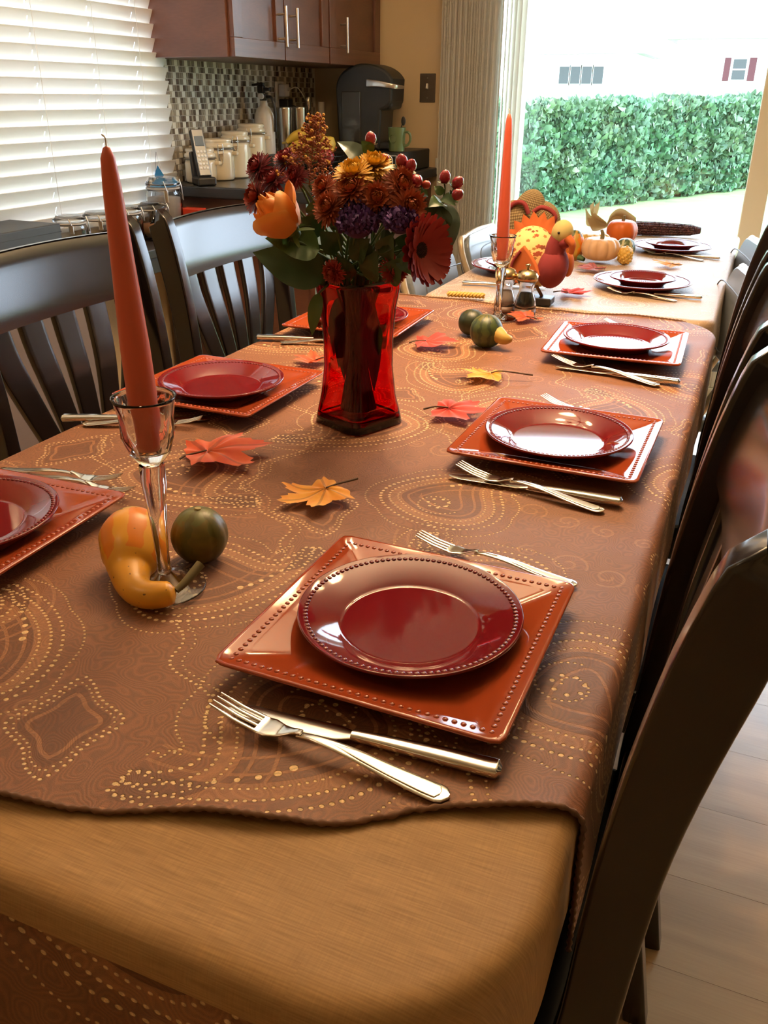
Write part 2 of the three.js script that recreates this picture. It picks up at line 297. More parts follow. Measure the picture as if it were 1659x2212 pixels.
// ---------------------------------------------------------------- cabinets and worktop
const cherry = mat('#ffffff', 0.38, { map: woodTex([82, 48, 34], [106, 65, 47], 14), clearcoat: 0.25, clearcoatRoughness: 0.3 });
const nickel = mat([0.72, 0.68, 0.62], 0.28, { metalness: 1 });
const blackTop = mat([0.022, 0.021, 0.022], 0.28);
{
  const X = LEFT + 0.33, y0 = 1.345, y1 = 2.2;
  const shaker = (parent, za, zb, ya, yb, x, handleZ, hy0, hy1) => {
    const f = 0.058, t = 0.02, g = 0.003; za -= g; zb += g; ya += g; yb -= g;
    const d = obj('door', [span(x, x + t, ya, ya + f, zb, za, 0.002), span(x, x + t, yb - f, yb, zb, za, 0.002), span(x, x + t, ya + f, yb - f, zb, zb + f, 0.002), span(x, x + t, ya + f, yb - f, za - f, za, 0.002)], cherry, parent);
    obj('panel', span(x, x + 0.009, ya + f - 0.002, yb - f + 0.002, zb + f - 0.002, za - f + 0.002), cherry, d);
    obj('handle', [tube([[x + t + 0.03, hy0, handleZ], [x + t + 0.03, hy1, handleZ]], 0.0055, { seg: 1, n: 10 }), ...[0.2, 0.8].map((k) => tube([[x + t, lerp(hy0, hy1, k), handleZ], [x + t + 0.03, lerp(hy0, hy1, k), handleZ]], 0.004, { seg: 1 }))], nickel, d);
    return d;
  };
  const body = (o, za, zb, ya, yb, x) => obj('carcass', [span(LEFT + 0.001, x, ya, yb, zb, za, 0.002)], cherry, o);
  const a = thing('wall_cabinet', 'cherry brown wall cabinet with two doors and paired bar handles', 'cabinet');
  body(a, -2.765, -3.494, y0, y1, X); shaker(a, -2.775, -3.127, y0 - 0.002, y1, X, -3.085, 1.388, 1.515); shaker(a, -3.127, -3.494, y0 - 0.002, y1, X, -3.17, 1.388, 1.515);
  const b = thing('wall_cabinet', 'cherry brown single door wall cabinet in the room corner', 'cabinet');
  body(b, -3.496, FAR + 0.005, y0, y1, X); shaker(b, -3.50, FAR + 0.03, y0 - 0.002, y1, X, -3.60, 1.388, 1.515);
  const c = thing('base_cabinet', 'cherry brown base cabinet under the black worktop', 'cabinet');
  const bx = -0.965;
  obj('carcass', [span(LEFT + 0.001, bx, 0.1, COUNTER - 0.04, FAR + 0.002, -2.80, 0.002), span(LEFT + 0.001, bx - 0.06, 0, 0.1, FAR + 0.002, -2.82)], cherry, c);
  shaker(c, -2.81, -3.42, 0.12, 0.86, bx, -3.36, 0.68, 0.81); shaker(c, -3.42, FAR + 0.01, 0.12, 0.86, bx, -3.48, 0.68, 0.81);
  tag(obj('worktop', rbox(0.63, 0.04, -2.772 - FAR, 0.006, LEFT + 0.001 + 0.315, COUNTER - 0.02, (FAR - 2.772) / 2 + 0.001), blackTop), 'black laminate worktop along the tiled kitchen wall', 'worktop');
}
// ---------------------------------------------------------------- on the worktop
const cream = mat([0.78, 0.69, 0.52], 0.16, { clearcoat: 0.6, clearcoatRoughness: 0.08 }), steel = mat([0.62, 0.6, 0.57], 0.22, { metalness: 1 }), plasticBlack = mat([0.014, 0.0135, 0.013], 0.45), whitePlastic = mat([0.78, 0.75, 0.7], 0.4);
{
  const r = 0.058, sizes = [0.122, 0.15, 0.172, 0.196], zs = [-2.905, -3.03, -3.155, -3.28], words = ['smallest cream ceramic canister with a wire clip lid beside the phone', 'second smallest cream clip lid canister in the row of four', 'third cream ceramic canister in the row rising in height', 'tallest cream ceramic canister beside the white fire extinguisher'];
  zs.forEach((z, i) => {
    const h = sizes[i], bh = h - 0.042, c = thing('canister', words[i], 'canister', [-1.455, COUNTER, z], 0, 'cream ceramic canisters on the worktop');
    obj('body', lathe([[0, 0], [r * 0.9, 0], [r * 0.97, 0.006], [r, 0.02], [r, bh - 0.012], [r * 0.93, bh], [0, bh]]), cream, c);
    obj('seal', lathe([[0, bh], [r * 0.92, bh], [r * 0.92, bh + 0.005], [0, bh + 0.005]]), mat([0.35, 0.3, 0.24], 0.7), c);
    obj('lid', lathe([[0, bh + 0.005], [r * 0.96, bh + 0.006], [r, bh + 0.012], [r * 0.98, bh + 0.02], [r * 0.86, bh + 0.024], [r * 0.9, bh + 0.028], [r * 0.92, bh + 0.034], [r * 0.86, bh + 0.04], [0, bh + 0.042]]), cream, c);
    const a = 0.7 + i * 0.16, dx = Math.cos(a), dz = Math.sin(a), R = r + 0.004;
    const wp = (q, y, o = 0) => [dx * (R + o) - dz * q, y, dz * (R + o) + dx * q];
    obj('clasp', [tube([wp(-0.008, bh + 0.022), wp(-0.01, bh - 0.002, 0.002), wp(-0.008, bh - 0.02, 0.004)], 0.0014, { seg: 8, n: 6 }), tube([wp(0.008, bh + 0.022), wp(0.01, bh - 0.002, 0.002), wp(0.008, bh - 0.02, 0.004)], 0.0014, { seg: 8, n: 6 }), sweep([wp(0, bh - 0.012, 0.003), wp(0, bh - 0.03, 0.005), wp(0, bh - 0.046, 0.008)], (t) => [lerp(0.010, 0.006, t), 0.0022], { seg: 4, side: [-dz, 0, dx] }), tube([[dx * R, bh + 0.004, dz * R], [-dz * R, bh + 0.004, dx * R], [-dx * R, bh + 0.004, -dz * R], [dz * R, bh + 0.004, -dx * R], [dx * R, bh + 0.004, dz * R]], 0.0015, { seg: 32, n: 6 })], steel, c);
    obj('side_knob', rbox(0.02, 0.014, 0.018, 0.004, r + 0.006, bh - 0.012, -0.02), cream, c);
  });
  // cordless phone
  const p = thing('cordless_phone', 'silver and black cordless phone upright in its charging cradle', 'phone', [-1.385, COUNTER, -2.815], 0.9);
  obj('cradle', [rbox(0.07, 0.03, 0.08, 0.008, 0, 0.015, 0), rbox(0.06, 0.1, 0.02, 0.006, 0, 0.07, -0.035).rotateX(-0.2)], plasticBlack, p);
  const tilt = (g) => g.rotateX(-0.42).translate(0, 0.02, 0.015);
  obj('handset', tilt(rbox(0.05, 0.175, 0.026, 0.011, 0, 0.092, 0)), plasticBlack, p);
  obj('faceplate', tilt(rbox(0.042, 0.165, 0.006, 0.003, 0, 0.092, 0.013)), mat([0.30, 0.31, 0.33], 0.25, { metalness: 0.6 }), p);
  obj('screen', tilt(rbox(0.032, 0.036, 0.004, 0.002, 0, 0.132, 0.016)), mat([0.08, 0.13, 0.2], 0.1), p);
  const keys = []; for (let r2 = 0; r2 < 5; r2++) for (let k = 0; k < 3; k++) keys.push(rbox(0.0095, 0.009, 0.004, 0.002, (k - 1) * 0.0125, 0.094 - r2 * 0.0145, 0.0165, 1));
  obj('keypad', tilt(merge(keys)), mat([0.82, 0.84, 0.86], 0.3), p);
  // fire extinguisher
  const e = thing('fire_extinguisher', 'white fire extinguisher with black valve standing behind the canisters', 'extinguisher', [-1.465, COUNTER, -3.41]);
  obj('cylinder', lathe([[0, 0], [0.04, 0], [0.042, 0.006], [0.042, 0.2], [0.039, 0.225], [0.028, 0.248], [0.016, 0.258], [0.015, 0.276], [0, 0.276]]), mat([0.80, 0.76, 0.70], 0.2), e);
  obj('valve', [lathe([[0, 0.272], [0.014, 0.272], [0.014, 0.3], [0, 0.302]], 16), rbox(0.05, 0.012, 0.018, 0.004, 0.01, 0.318, 0), rbox(0.055, 0.01, 0.016, 0.004, 0.012, 0.336, 0).rotateZ(0.1), rbox(0.03, 0.03, 0.022, 0.006, -0.008, 0.318, 0)], plasticBlack, e);
  obj('gauge', new THREE.CylinderGeometry(0.011, 0.011, 0.012, 16).rotateX(Math.PI / 2).translate(0.0, 0.292, 0.018), mat([0.8, 0.8, 0.78], 0.3), e);
  obj('hose', tube([[0.015, 0.29, 0.0], [0.04, 0.285, 0.0], [0.052, 0.24, 0.0], [0.05, 0.16, 0]], 0.006), plasticBlack, e);
  // steel tumblers
  [[-1.44, -3.53, 'tall brushed steel tumbler next to the fire extinguisher'], [-1.42, -3.63, 'tall brushed steel tumbler beside the wall charger']].forEach(([x, z, l]) => {
    const t = thing('steel_tumbler', l, 'tumbler', [x, COUNTER, z], 0, 'steel tumblers on the worktop');
    obj('cup', lathe([[0, 0], [0.026, 0], [0.027, 0.004], [0.036, 0.245], [0.036, 0.25], [0.034, 0.25], [0.025, 0.008], [0, 0.008]]), steel, t);
    obj('rim', new THREE.TorusGeometry(0.035, 0.0015, 6, 32).rotateX(Math.PI / 2).translate(0, 0.25, 0), nickel, t);
  });
  // small black box
  const rb = thing('small_speaker', 'small black speaker box in front of the cream canisters', 'speaker', [-1.235, COUNTER, -3.06]);
  obj('case', rbox(0.07, 0.095, 0.11, 0.012, 0, 0.0475, 0), plasticBlack, rb); obj('grille', rbox(0.002, 0.07, 0.08, 0.0009, 0.036, 0.047, 0), mat([0.03, 0.03, 0.03], 0.9), rb);
  // fruit basket with fruit
  const fb = thing('fruit_basket', 'dark wire fruit basket on the worktop behind the bouquet', 'basket', [-1.27, COUNTER, -3.49]);
  const wires = []; for (let i = 0; i < 4; i++) wires.push(new THREE.TorusGeometry(0.07 + i * 0.016, 0.0018, 5, 32).rotateX(Math.PI / 2).translate(0, 0.004 + i * 0.022, 0)); for (let i = 0; i < 16; i++) { const a = i * Math.PI / 8; wires.push(tube([[Math.cos(a) * 0.07, 0.003, Math.sin(a) * 0.07], [Math.cos(a) * 0.118, 0.07, Math.sin(a) * 0.118]], 0.0014, { seg: 2, n: 5 })); }
  obj('wire_bowl', wires, plasticBlack, fb); obj('base', lathe([[0, 0], [0.07, 0], [0.07, 0.004], [0, 0.004]]), plasticBlack, fb);
  const yellow = mat([0.72, 0.50, 0.07], 0.45);
  const fruit = (name, label, pos, build, m) => { const f = thing(name, label, 'fruit', pos, 0); build(f, m); return f; };
  const apple = (f, m) => { obj('flesh', lathe([[0, 0.008], [0.015, 0], [0.032, 0.012], [0.038, 0.036], [0.03, 0.062], [0.014, 0.068], [0, 0.058]], 24), m, f); obj('stalk', tube([[0, 0.056, 0], [0.004, 0.074, 0.002]], 0.0014, { seg: 2 }), mat([0.1, 0.06, 0.03], 0.8), f); };
  fruit('apple', 'yellow apple in the wire fruit basket', [-1.245, COUNTER + 0.075, -3.545], apple, yellow); fruit('apple', 'dark red apple in the wire fruit basket', [-1.215, COUNTER + 0.03, -3.47], apple, mat([0.3, 0.02, 0.03], 0.3)); fruit('apple', 'green yellow apple at the back of the fruit basket', [-1.315, COUNTER + 0.03, -3.52], apple, mat([0.45, 0.42, 0.08], 0.35));
  for (let i = 0; i < 2; i++) { const f = thing('banana', i ? 'upper yellow banana lying on top of the fruit basket' : 'lower yellow banana lying in the fruit basket', 'fruit', [-1.275, COUNTER + 0.088 + i * 0.036, -3.43 + i * 0.004], 0.5); obj('peel', sweep([[-0.085, 0, 0], [-0.04, 0.028, 0.01], [0.02, 0.032, 0.012], [0.08, 0.004, 0]], (t) => { const r2 = 0.019 * Math.sin(Math.PI * (0.08 + 0.84 * t)) ** 0.5; return [r2, r2]; }, { n: 7, seg: 16 }), yellow, f); obj('stem', tube([[-0.085, 0, 0], [-0.105, -0.006, 0]], 0.005, { seg: 2 }), mat([0.25, 0.2, 0.06], 0.7), f); }
  // bead stem candle holders
  [[-1.43, -3.74, 1.225, 'beaded silver candle holder with a dark cap by the tiled corner'], [-1.42, -3.85, 1.205, 'beaded silver candle holder with a white candle by the coffee maker']].forEach(([x, z, top, l], i) => {
    const b = thing('candle_holder', l, 'candle holder', [x, COUNTER, z]), h = top - COUNTER, glassy = mat([0.5, 0.45, 0.38], 0.15, { metalness: 0.9 });
    obj('base', lathe([[0, 0], [0.034, 0], [0.036, 0.005], [0.032, 0.1], [0.01, 0.115], [0, 0.115]]), mat([0.2, 0.11, 0.06], 0.2), b);
    const beads = []; for (let y = 0.12; y < h - 0.055; y += 0.012) beads.push(ball(0.0065, 0, y, 0, 10, 6)); obj('beaded_stem', beads, glassy, b);
    obj(i ? 'candle' : 'cap', lathe([[0, h - 0.055], [0.014, h - 0.055], [0.0145, h], [0, h]], 20), i ? mat([0.75, 0.7, 0.6], 0.5) : glassy, b);
  });
  // coffee drawer, coffee maker, mug
  const dr = thing('pod_drawer', 'black coffee pod drawer with silver framed front under the coffee maker', 'drawer', [-1.16, COUNTER, -3.83]);
  obj('case', rbox(0.42, 0.082, 0.36, 0.006, 0, 0.041, 0), plasticBlack, dr);
  obj('drawer_front', [rbox(0.16, 0.006, 0.008, 0.002, 0.11, 0.068, 0.183), rbox(0.16, 0.006, 0.008, 0.002, 0.11, 0.012, 0.183), rbox(0.006, 0.06, 0.008, 0.002, 0.19, 0.04, 0.183), rbox(0.006, 0.06, 0.008, 0.002, 0.03, 0.04, 0.183)], nickel, dr);
  obj('pull', rbox(0.05, 0.016, 0.012, 0.004, 0.10, 0.055, 0.184), plasticBlack, dr);
  const cm = thing('coffee_maker', 'black single serve coffee maker with a silver lever handle', 'coffee maker', [-1.16, COUNTER + 0.083, -3.81]);
  const sh = new THREE.Shape(); sh.moveTo(-0.135, 0); sh.lineTo(-0.15, 0.22); sh.bezierCurveTo(-0.15, 0.285, -0.07, 0.312, 0.0, 0.312); sh.bezierCurveTo(0.07, 0.312, 0.13, 0.29, 0.15, 0.262); sh.lineTo(0.145, 0.185); sh.bezierCurveTo(0.14, 0.165, 0.11, 0.158, 0.095, 0.155); sh.lineTo(0.088, 0.15); sh.lineTo(0.075, 0); sh.closePath(); const SX = 0.82;
  obj('body', new THREE.ExtrudeGeometry(sh, { depth: 0.13, bevelEnabled: true, bevelSize: 0.012, bevelThickness: 0.012, bevelSegments: 3, curveSegments: 14 }).scale(SX, 1, 1).translate(0, 0.013, -0.065), plasticBlack, cm);
  obj('drip_tray', rbox(0.1, 0.03, 0.12, 0.008, 0.095, 0.016, 0), plasticBlack, cm);
  obj('water_tank', rbox(0.09, 0.2, 0.01, 0.004, -0.055, 0.13, 0.081), mat([0.03, 0.03, 0.035], 0.08, { clearcoat: 1 }), cm);
  obj('lever', [sweep([[0.02, 0.262, 0.083], [0.08, 0.259, 0.085], [0.14, 0.25, 0.07], [0.152, 0.248, 0]], (t) => [0.006, lerp(0.016, 0.006, t)], { side: [0, 0, 1], square: 0.3 })], nickel, cm);
  obj('brew_head', rbox(0.075, 0.075, 0.13, 0.016, 0.09, 0.199, 0), plasticBlack, cm);
  const mg = thing('mug', 'green mug with a handle on the coffee pod drawer', 'mug', [-0.985, COUNTER + 0.082, -3.69]), mugM = mat([0.11, 0.15, 0.06], 0.3);
  obj('cup', lathe([[0, 0], [0.03, 0], [0.033, 0.004], [0.038, 0.095], [0.036, 0.095], [0.031, 0.008], [0, 0.008]]), mugM, mg);
  obj('handle', tube([[0.033, 0.078, 0], [0.055, 0.075, 0], [0.062, 0.05, 0], [0.05, 0.028, 0], [0.031, 0.024, 0]], 0.0055), mugM, mg);
  obj('emblem', new THREE.TorusGeometry(0.016, 0.0015, 6, 24).translate(-0.004, 0.052, 0.0352), mat([0.1, 0.15, 0.05], 0.4), mg);
  const sp = thing('spoon', 'dark spoon standing upright in the green mug', 'spoon', [-0.985, COUNTER + 0.09, -3.69]);
  obj('shaft', tube([[-0.012, 0.002, 0], [0.024, 0.1, 0]], 0.0025, { seg: 2 }), plasticBlack, sp); obj('bowl', new THREE.SphereGeometry(0.013, 12, 8).scale(0.8, 1.4, 0.4).translate(0.029, 0.112, 0), plasticBlack, sp);
  tag(obj('charging_cable', tube([[-1.14, COUNTER + 0.004, -3.3], [-1.12, COUNTER + 0.03, -3.36], [-1.08, COUNTER + 0.075, -3.45], [-1.0, COUNTER + 0.08, -3.56], [-0.97, COUNTER + 0.06, -3.6], [-0.975, COUNTER + 0.0025, -3.605]], 0.0025, { seg: 40 }), whitePlastic), 'thin white cable looping over the worktop in front of the drawer', 'cable');
  // outlet, charger and its cable on the tiles
  const ot = thing('wall_outlet', 'white wall outlet plate on the tiled wall', 'outlet', [LEFT + 0.012, 1.225, -3.68]);
  obj('plate', rbox(0.006, 0.12, 0.075, 0.002), whitePlastic, ot); obj('socket', [rbox(0.004, 0.03, 0.03, 0.001, 0.003, 0.025, 0), rbox(0.004, 0.03, 0.03, 0.001, 0.003, -0.025, 0)], mat([0.7, 0.66, 0.58], 0.5), ot);
  const ch = thing('charger', 'white plug charger with a white cable hanging down the tiles', 'charger', [LEFT + 0.017, 1.25, -3.68]);
  obj('plug', rbox(0.035, 0.05, 0.04, 0.005, 0.018, 0, 0), whitePlastic, ch); obj('cable', tube([[0.036, 0.0, 0], [0.07, 0.01, -0.03], [0.09, -0.06, -0.07], [0.085, -0.2, -0.09], [0.08, -0.3, -0.08]], 0.0022, { seg: 30 }), whitePlastic, ch);
  const c2 = thing('charger', 'black plug adapter in the lower socket of the tiled wall outlet', 'charger', [LEFT + 0.017, 1.195, -3.685]); obj('plug', rbox(0.045, 0.042, 0.05, 0.005, 0.023, 0, 0), plasticBlack, c2); obj('cable', tube([[0.045, 0, 0], [0.07, -0.03, -0.02], [0.06, -0.2, -0.03], [0.06, -0.257, -0.03]], 0.0024), plasticBlack, c2);
  const sw = thing('light_switch', 'bronze light switch plate with a white toggle on the cream wall', 'light switch', [-0.98, 1.265, FAR]);
  obj('plate', rbox(0.074, 0.116, 0.006, 0.002, 0, 0, 0.003), mat([0.13, 0.10, 0.075], 0.4, { metalness: 0.6 }), sw); obj('toggle', rbox(0.009, 0.022, 0.016, 0.002, 0, 0.003, 0.01).rotateX(-0.3), whitePlastic, sw);
  obj('screw', [-0.04, 0.04].map((y) => new THREE.CylinderGeometry(0.003, 0.003, 0.002, 10).rotateX(Math.PI / 2).translate(0, y, 0.0065)), nickel, sw);
}
// ---------------------------------------------------------------- console under the window and what stands on it
const CON = 0.78;
const clearGlass = mat('#ffffff', 0.02, { transmission: 1, thickness: 0.01, ior: 1.5 });
{
  const darkWood = mat([0.03, 0.022, 0.02], 0.35), taupe = mat([0.17, 0.11, 0.08], 0.55), c = thing('console_table', 'dark low console under the kitchen window with a closed end', 'console');
  obj('top', rbox(0.24, 0.03, 1.75, 0.004, LEFT + 0.135, CON - 0.015, -1.90), darkWood, c);
  obj('front_rail', rbox(0.02, 0.05, 1.7, 0.003, LEFT + 0.235, CON - 0.055, -1.90), darkWood, c);
  obj('cupboard', span(LEFT + 0.02, LEFT + 0.235, 0, CON - 0.03, -2.10, -1.05, 0.003), taupe, c);
  for (const z of [-2.75]) for (const x of [LEFT + 0.04, LEFT + 0.225]) obj('leg', rbox(0.035, CON - 0.03, 0.035, 0.004, x, (CON - 0.03) / 2, z), darkWood, c);
  obj('shelf', span(LEFT + 0.02, LEFT + 0.235, 0.10, 0.12, -2.77, -2.10), darkWood, c);
  const jar = (x, z, r, h, label, fill, group) => {
    const j = thing('glass_jar', label, 'jar', [x, CON, z], 0, group);
    const t = 0.004;
    obj('body', lathe([[0, 0], [r * 0.94, 0], [r, 0.006], [r, h * 0.7], [r * 0.9, h * 0.76], [r * 0.9, h * 0.8], [r * 0.9 - t, h * 0.8], [r * 0.9 - t, h * 0.76], [r - t, h * 0.7], [r - t, 0.012], [0, 0.01]], 36), clearGlass, j);
    obj('lid', lathe([[0, h * 0.83], [r * 0.88, h * 0.83], [r * 0.94, h * 0.86], [r * 0.94, h * 0.92], [r * 0.78, h * 0.95], [r * 0.72, h], [0, h * 0.99]], 36), clearGlass, j);
    obj('gasket', new THREE.TorusGeometry(r * 0.9, 0.0028, 6, 36).rotateX(Math.PI / 2).translate(0, h * 0.815, 0), mat([0.5, 0.48, 0.45], 0.6), j);
    for (const s of [1, -1]) obj('clasp', [tube([[r * 0.6, h * 0.95, s * r * 0.75], [r * 0.75, h * 0.8, s * r * 0.72], [r * 0.74, h * 0.62, s * r * 0.74]], 0.0018, { n: 6 }), sweep([[r * 0.72, h * 0.8, s * r * 0.74], [r * 0.76, h * 0.6, s * r * 0.78]], () => [0.007, 0.002], { seg: 2, side: [-0.7, 0, 0.7 * s] })], nickel, j);
    if (fill) obj('contents', lathe([[0, 0.013], [r - t - 0.0015, 0.014], [r - t - 0.0015, fill[1] * h], [0, fill[1] * h + 0.003]], 24), fill[0], j);
    return j;
  };
  const nuts = mat([0.42, 0.2, 0.08], 0.8), flour = mat([0.45, 0.42, 0.4], 0.9);
  const zz = [onX(150, 480, -1.43).z, onX(206, 470, -1.43).z, onX(272, 455, -1.43).z, onX(322, 442, -1.43).z];
  const jw = ['squat clear glass clip jar beside the stacked black case', 'second squat glass clip jar under the window blind', 'third squat glass clip jar under the window blind', 'squat glass jar of snacks in front of the tall glass jar'];
  zz.forEach((z, i) => jar(-1.43 + (i % 2) * 0.012, z, 0.052, 0.122, jw[i], i === 3 ? [nuts, 0.35] : null, 'squat glass jars on the console'));
  jar(-1.435, onX(352, 400, -1.43).z - 0.005, 0.062, 0.195, 'tall glass clip jar filled with grey powder by the phone', [flour, 0.66]);
  const bx = thing('flat_case', 'flat black case on a stack at the console end', 'case', [-1.43, CON, -1.83]);
  obj('case', rbox(0.19, 0.045, 0.34, 0.004, 0, 0.098, 0), mat([0.035, 0.037, 0.04], 0.5), bx);
  obj('lid_seam', rbox(0.191, 0.002, 0.341, 0.0009, 0, 0.098, 0), plasticBlack, bx);
  const bk = thing('dark_book', 'dark thick book lying under the flat black case', 'book', [-1.435, CON, -1.82]); obj('cover', [rbox(0.17, 0.004, 0.30, 0.001, 0, 0.072, 0), rbox(0.17, 0.004, 0.30, 0.001, 0, 0.002, 0), rbox(0.004, 0.07, 0.30, 0.001, -0.084, 0.037, 0)], mat([0.06, 0.045, 0.035], 0.5), bk); obj('pages', rbox(0.16, 0.066, 0.29, 0.001, 0, 0.037, 0), mat([0.3, 0.24, 0.18], 0.9), bk);
  const rb = thing('red_box', 'small bright red box between the tall jar and the base cabinet', 'box', [-1.36, CON, -2.69]); obj('carton', rbox(0.08, 0.085, 0.05, 0.003, 0, 0.0425, 0), mat([0.55, 0.03, 0.015], 0.4), rb); obj('flap', rbox(0.081, 0.02, 0.051, 0.002, 0, 0.08, 0), mat([0.62, 0.05, 0.02], 0.4), rb);
  const orn = thing('sail_ornament', 'small clear and blue sail shaped glass ornament by the phone', 'ornament', [-1.50, CON, -2.70]); obj('sail', new THREE.ExtrudeGeometry(new THREE.Shape([new THREE.Vector2(-0.03, 0.06), new THREE.Vector2(0.04, 0.06), new THREE.Vector2(0.0, 0.27)]), { depth: 0.004, bevelEnabled: false }).rotateY(1.0), clearGlass, orn); obj('blue_tip', new THREE.ExtrudeGeometry(new THREE.Shape([new THREE.Vector2(-0.02, 0.18), new THREE.Vector2(0.045, 0.15), new THREE.Vector2(0.0, 0.225)]), { depth: 0.006, bevelEnabled: false }).rotateY(1.0), mat([0.02, 0.16, 0.4], 0.2), orn); obj('foot', rbox(0.06, 0.06, 0.03, 0.004, 0, 0.03, 0), clearGlass, orn);
  // crocks on the low shelf
  const wc = mat([0.72, 0.69, 0.62], 0.3);
  [[-1.42, -2.19, 0.075, 0.12, 'white lidded tub on the low shelf beside the taupe cupboard'], [-1.42, -2.38, 0.08, 0.15, 'white lidded tub in the middle of the low console shelf'], [-1.41, -2.62, 0.075, 0.135, 'white lidded tub at the cabinet end of the low shelf']].forEach(([x, z, r, h, l]) => { const t = thing('storage_tub', l, 'tub', [x, 0.12, z], 0, 'white tubs under the console'); obj('tub', lathe([[0, 0], [r * 0.85, 0], [r, h * 0.85], [0, h * 0.85]]), wc, t); obj('lid', lathe([[0, h * 0.85], [r * 1.04, h * 0.85], [r * 1.04, h * 0.93], [r * 0.8, h], [0, h]]), wc, t); });
}
// ---------------------------------------------------------------- tables
const TOP = 0.752, CLOTH = TOP + 0.0065;
const espresso = mat([0.009, 0.006, 0.0055], 0.22, { clearcoat: 0.5, clearcoatRoughness: 0.18 });
const MT = { x0: -0.452, x1: 0.452, z0: -2.16, z1: -0.280, r: 0.14 }, FT = { x0: -0.302, x1: 0.442, z0: -3.76, z1: -2.18, r: 0.05 };
{
  const slab = (t, y, h) => { const s = new THREE.Shape(), { r } = t, x0 = t.x0 + 0.014, x1 = t.x1 - 0.014, z0 = t.z0 + 0.014, z1 = t.z1 - 0.014; s.moveTo(x0 + r, -z0); s.lineTo(x1 - r, -z0); s.quadraticCurveTo(x1, -z0, x1, -z0 - r); s.lineTo(x1, -z1 + r); s.quadraticCurveTo(x1, -z1, x1 - r, -z1); s.lineTo(x0 + r, -z1); s.quadraticCurveTo(x0, -z1, x0, -z1 + r); s.lineTo(x0, -z0 - r); s.quadraticCurveTo(x0, -z0, x0 + r, -z0); return new THREE.ExtrudeGeometry(s, { depth: h, bevelEnabled: false, curveSegments: 8 }).rotateX(-Math.PI / 2).translate(0, y, 0); };
  const d = thing('dining_table', 'long dark wooden dining table under the brown and tan cloths', 'table');
  obj('tabletop', slab(MT, TOP - 0.03, 0.03), espresso, d);
  obj('apron', [span(MT.x0 + 0.08, MT.x1 - 0.08, TOP - 0.11, TOP - 0.03, MT.z1 - 0.10, MT.z1 - 0.08), span(MT.x0 + 0.08, MT.x1 - 0.08, TOP - 0.11, TOP - 0.03, MT.z0 + 0.08, MT.z0 + 0.1), span(MT.x0 + 0.08, MT.x0 + 0.1, TOP - 0.11, TOP - 0.03, MT.z0 + 0.08, MT.z1 - 0.08), span(MT.x1 - 0.1, MT.x1 - 0.08, TOP - 0.11, TOP - 0.03, MT.z0 + 0.08, MT.z1 - 0.08)], espresso, d);
  for (const x of [MT.x0 + 0.1, MT.x1 - 0.1]) for (const z of [MT.z0 + 0.04, MT.z1 - 0.06]) obj('leg', sweep([[x, TOP - 0.03, z], [x, 0, z]], (t) => [lerp(0.03, 0.022, t), lerp(0.03, 0.022, t)], { seg: 4, square: 0.8, side: [1, 0, 0] }), espresso, d);
  const f = thing('folding_table', 'folding table under the pale paisley cloth by the patio door', 'table'), gm = mat([0.3, 0.3, 0.3], 0.4, { metalness: 0.6 });
  obj('tabletop', slab(FT, TOP - 0.032, 0.028), mat([0.35, 0.3, 0.25], 0.6), f);
  for (const x of [FT.x0 + 0.08, FT.x1 - 0.08]) for (const z of [FT.z0 + 0.05, FT.z1 - 0.03]) obj('leg', tube([[x, TOP - 0.03, z], [x, 0, z]], 0.012, { seg: 2 }), gm, f);
}
// ---------------------------------------------------------------- cloths
const PAIS = 0.74;                     // metres covered by one repeat
const bez = [[[0.55, -1.0], [-0.1, -0.9], [-0.75, -0.35], [-0.7, 0.35]], [[-0.7, 0.35], [-0.66, 0.85], [0.6, 0.95], [0.68, 0.3]], [[0.68, 0.3], [0.74, -0.2], [0.1, -0.35], [0.2, -0.65]], [[0.2, -0.65], [0.24, -0.8], [0.38, -0.95], [0.55, -1.0]]];
const drop = []; for (const b of bez) for (let i = 0; i < 40; i++) { const t = i / 40, a = (1 - t) ** 3, c = 3 * t * (1 - t) ** 2, d = 3 * t * t * (1 - t), e = t ** 3; drop.push([0, 1].map((q) => a * b[0][q] + c * b[1][q] + d * b[2][q] + e * b[3][q])); }
const dropInset = (k) => drop.map((p, i) => { const a = drop[(i + drop.length - 1) % drop.length], b = drop[(i + 1) % drop.length], dx = b[0] - a[0], dy = b[1] - a[1], l = Math.hypot(dx, dy) || 1; return [p[0] + (dy / l) * k, p[1] - (dx / l) * k]; });
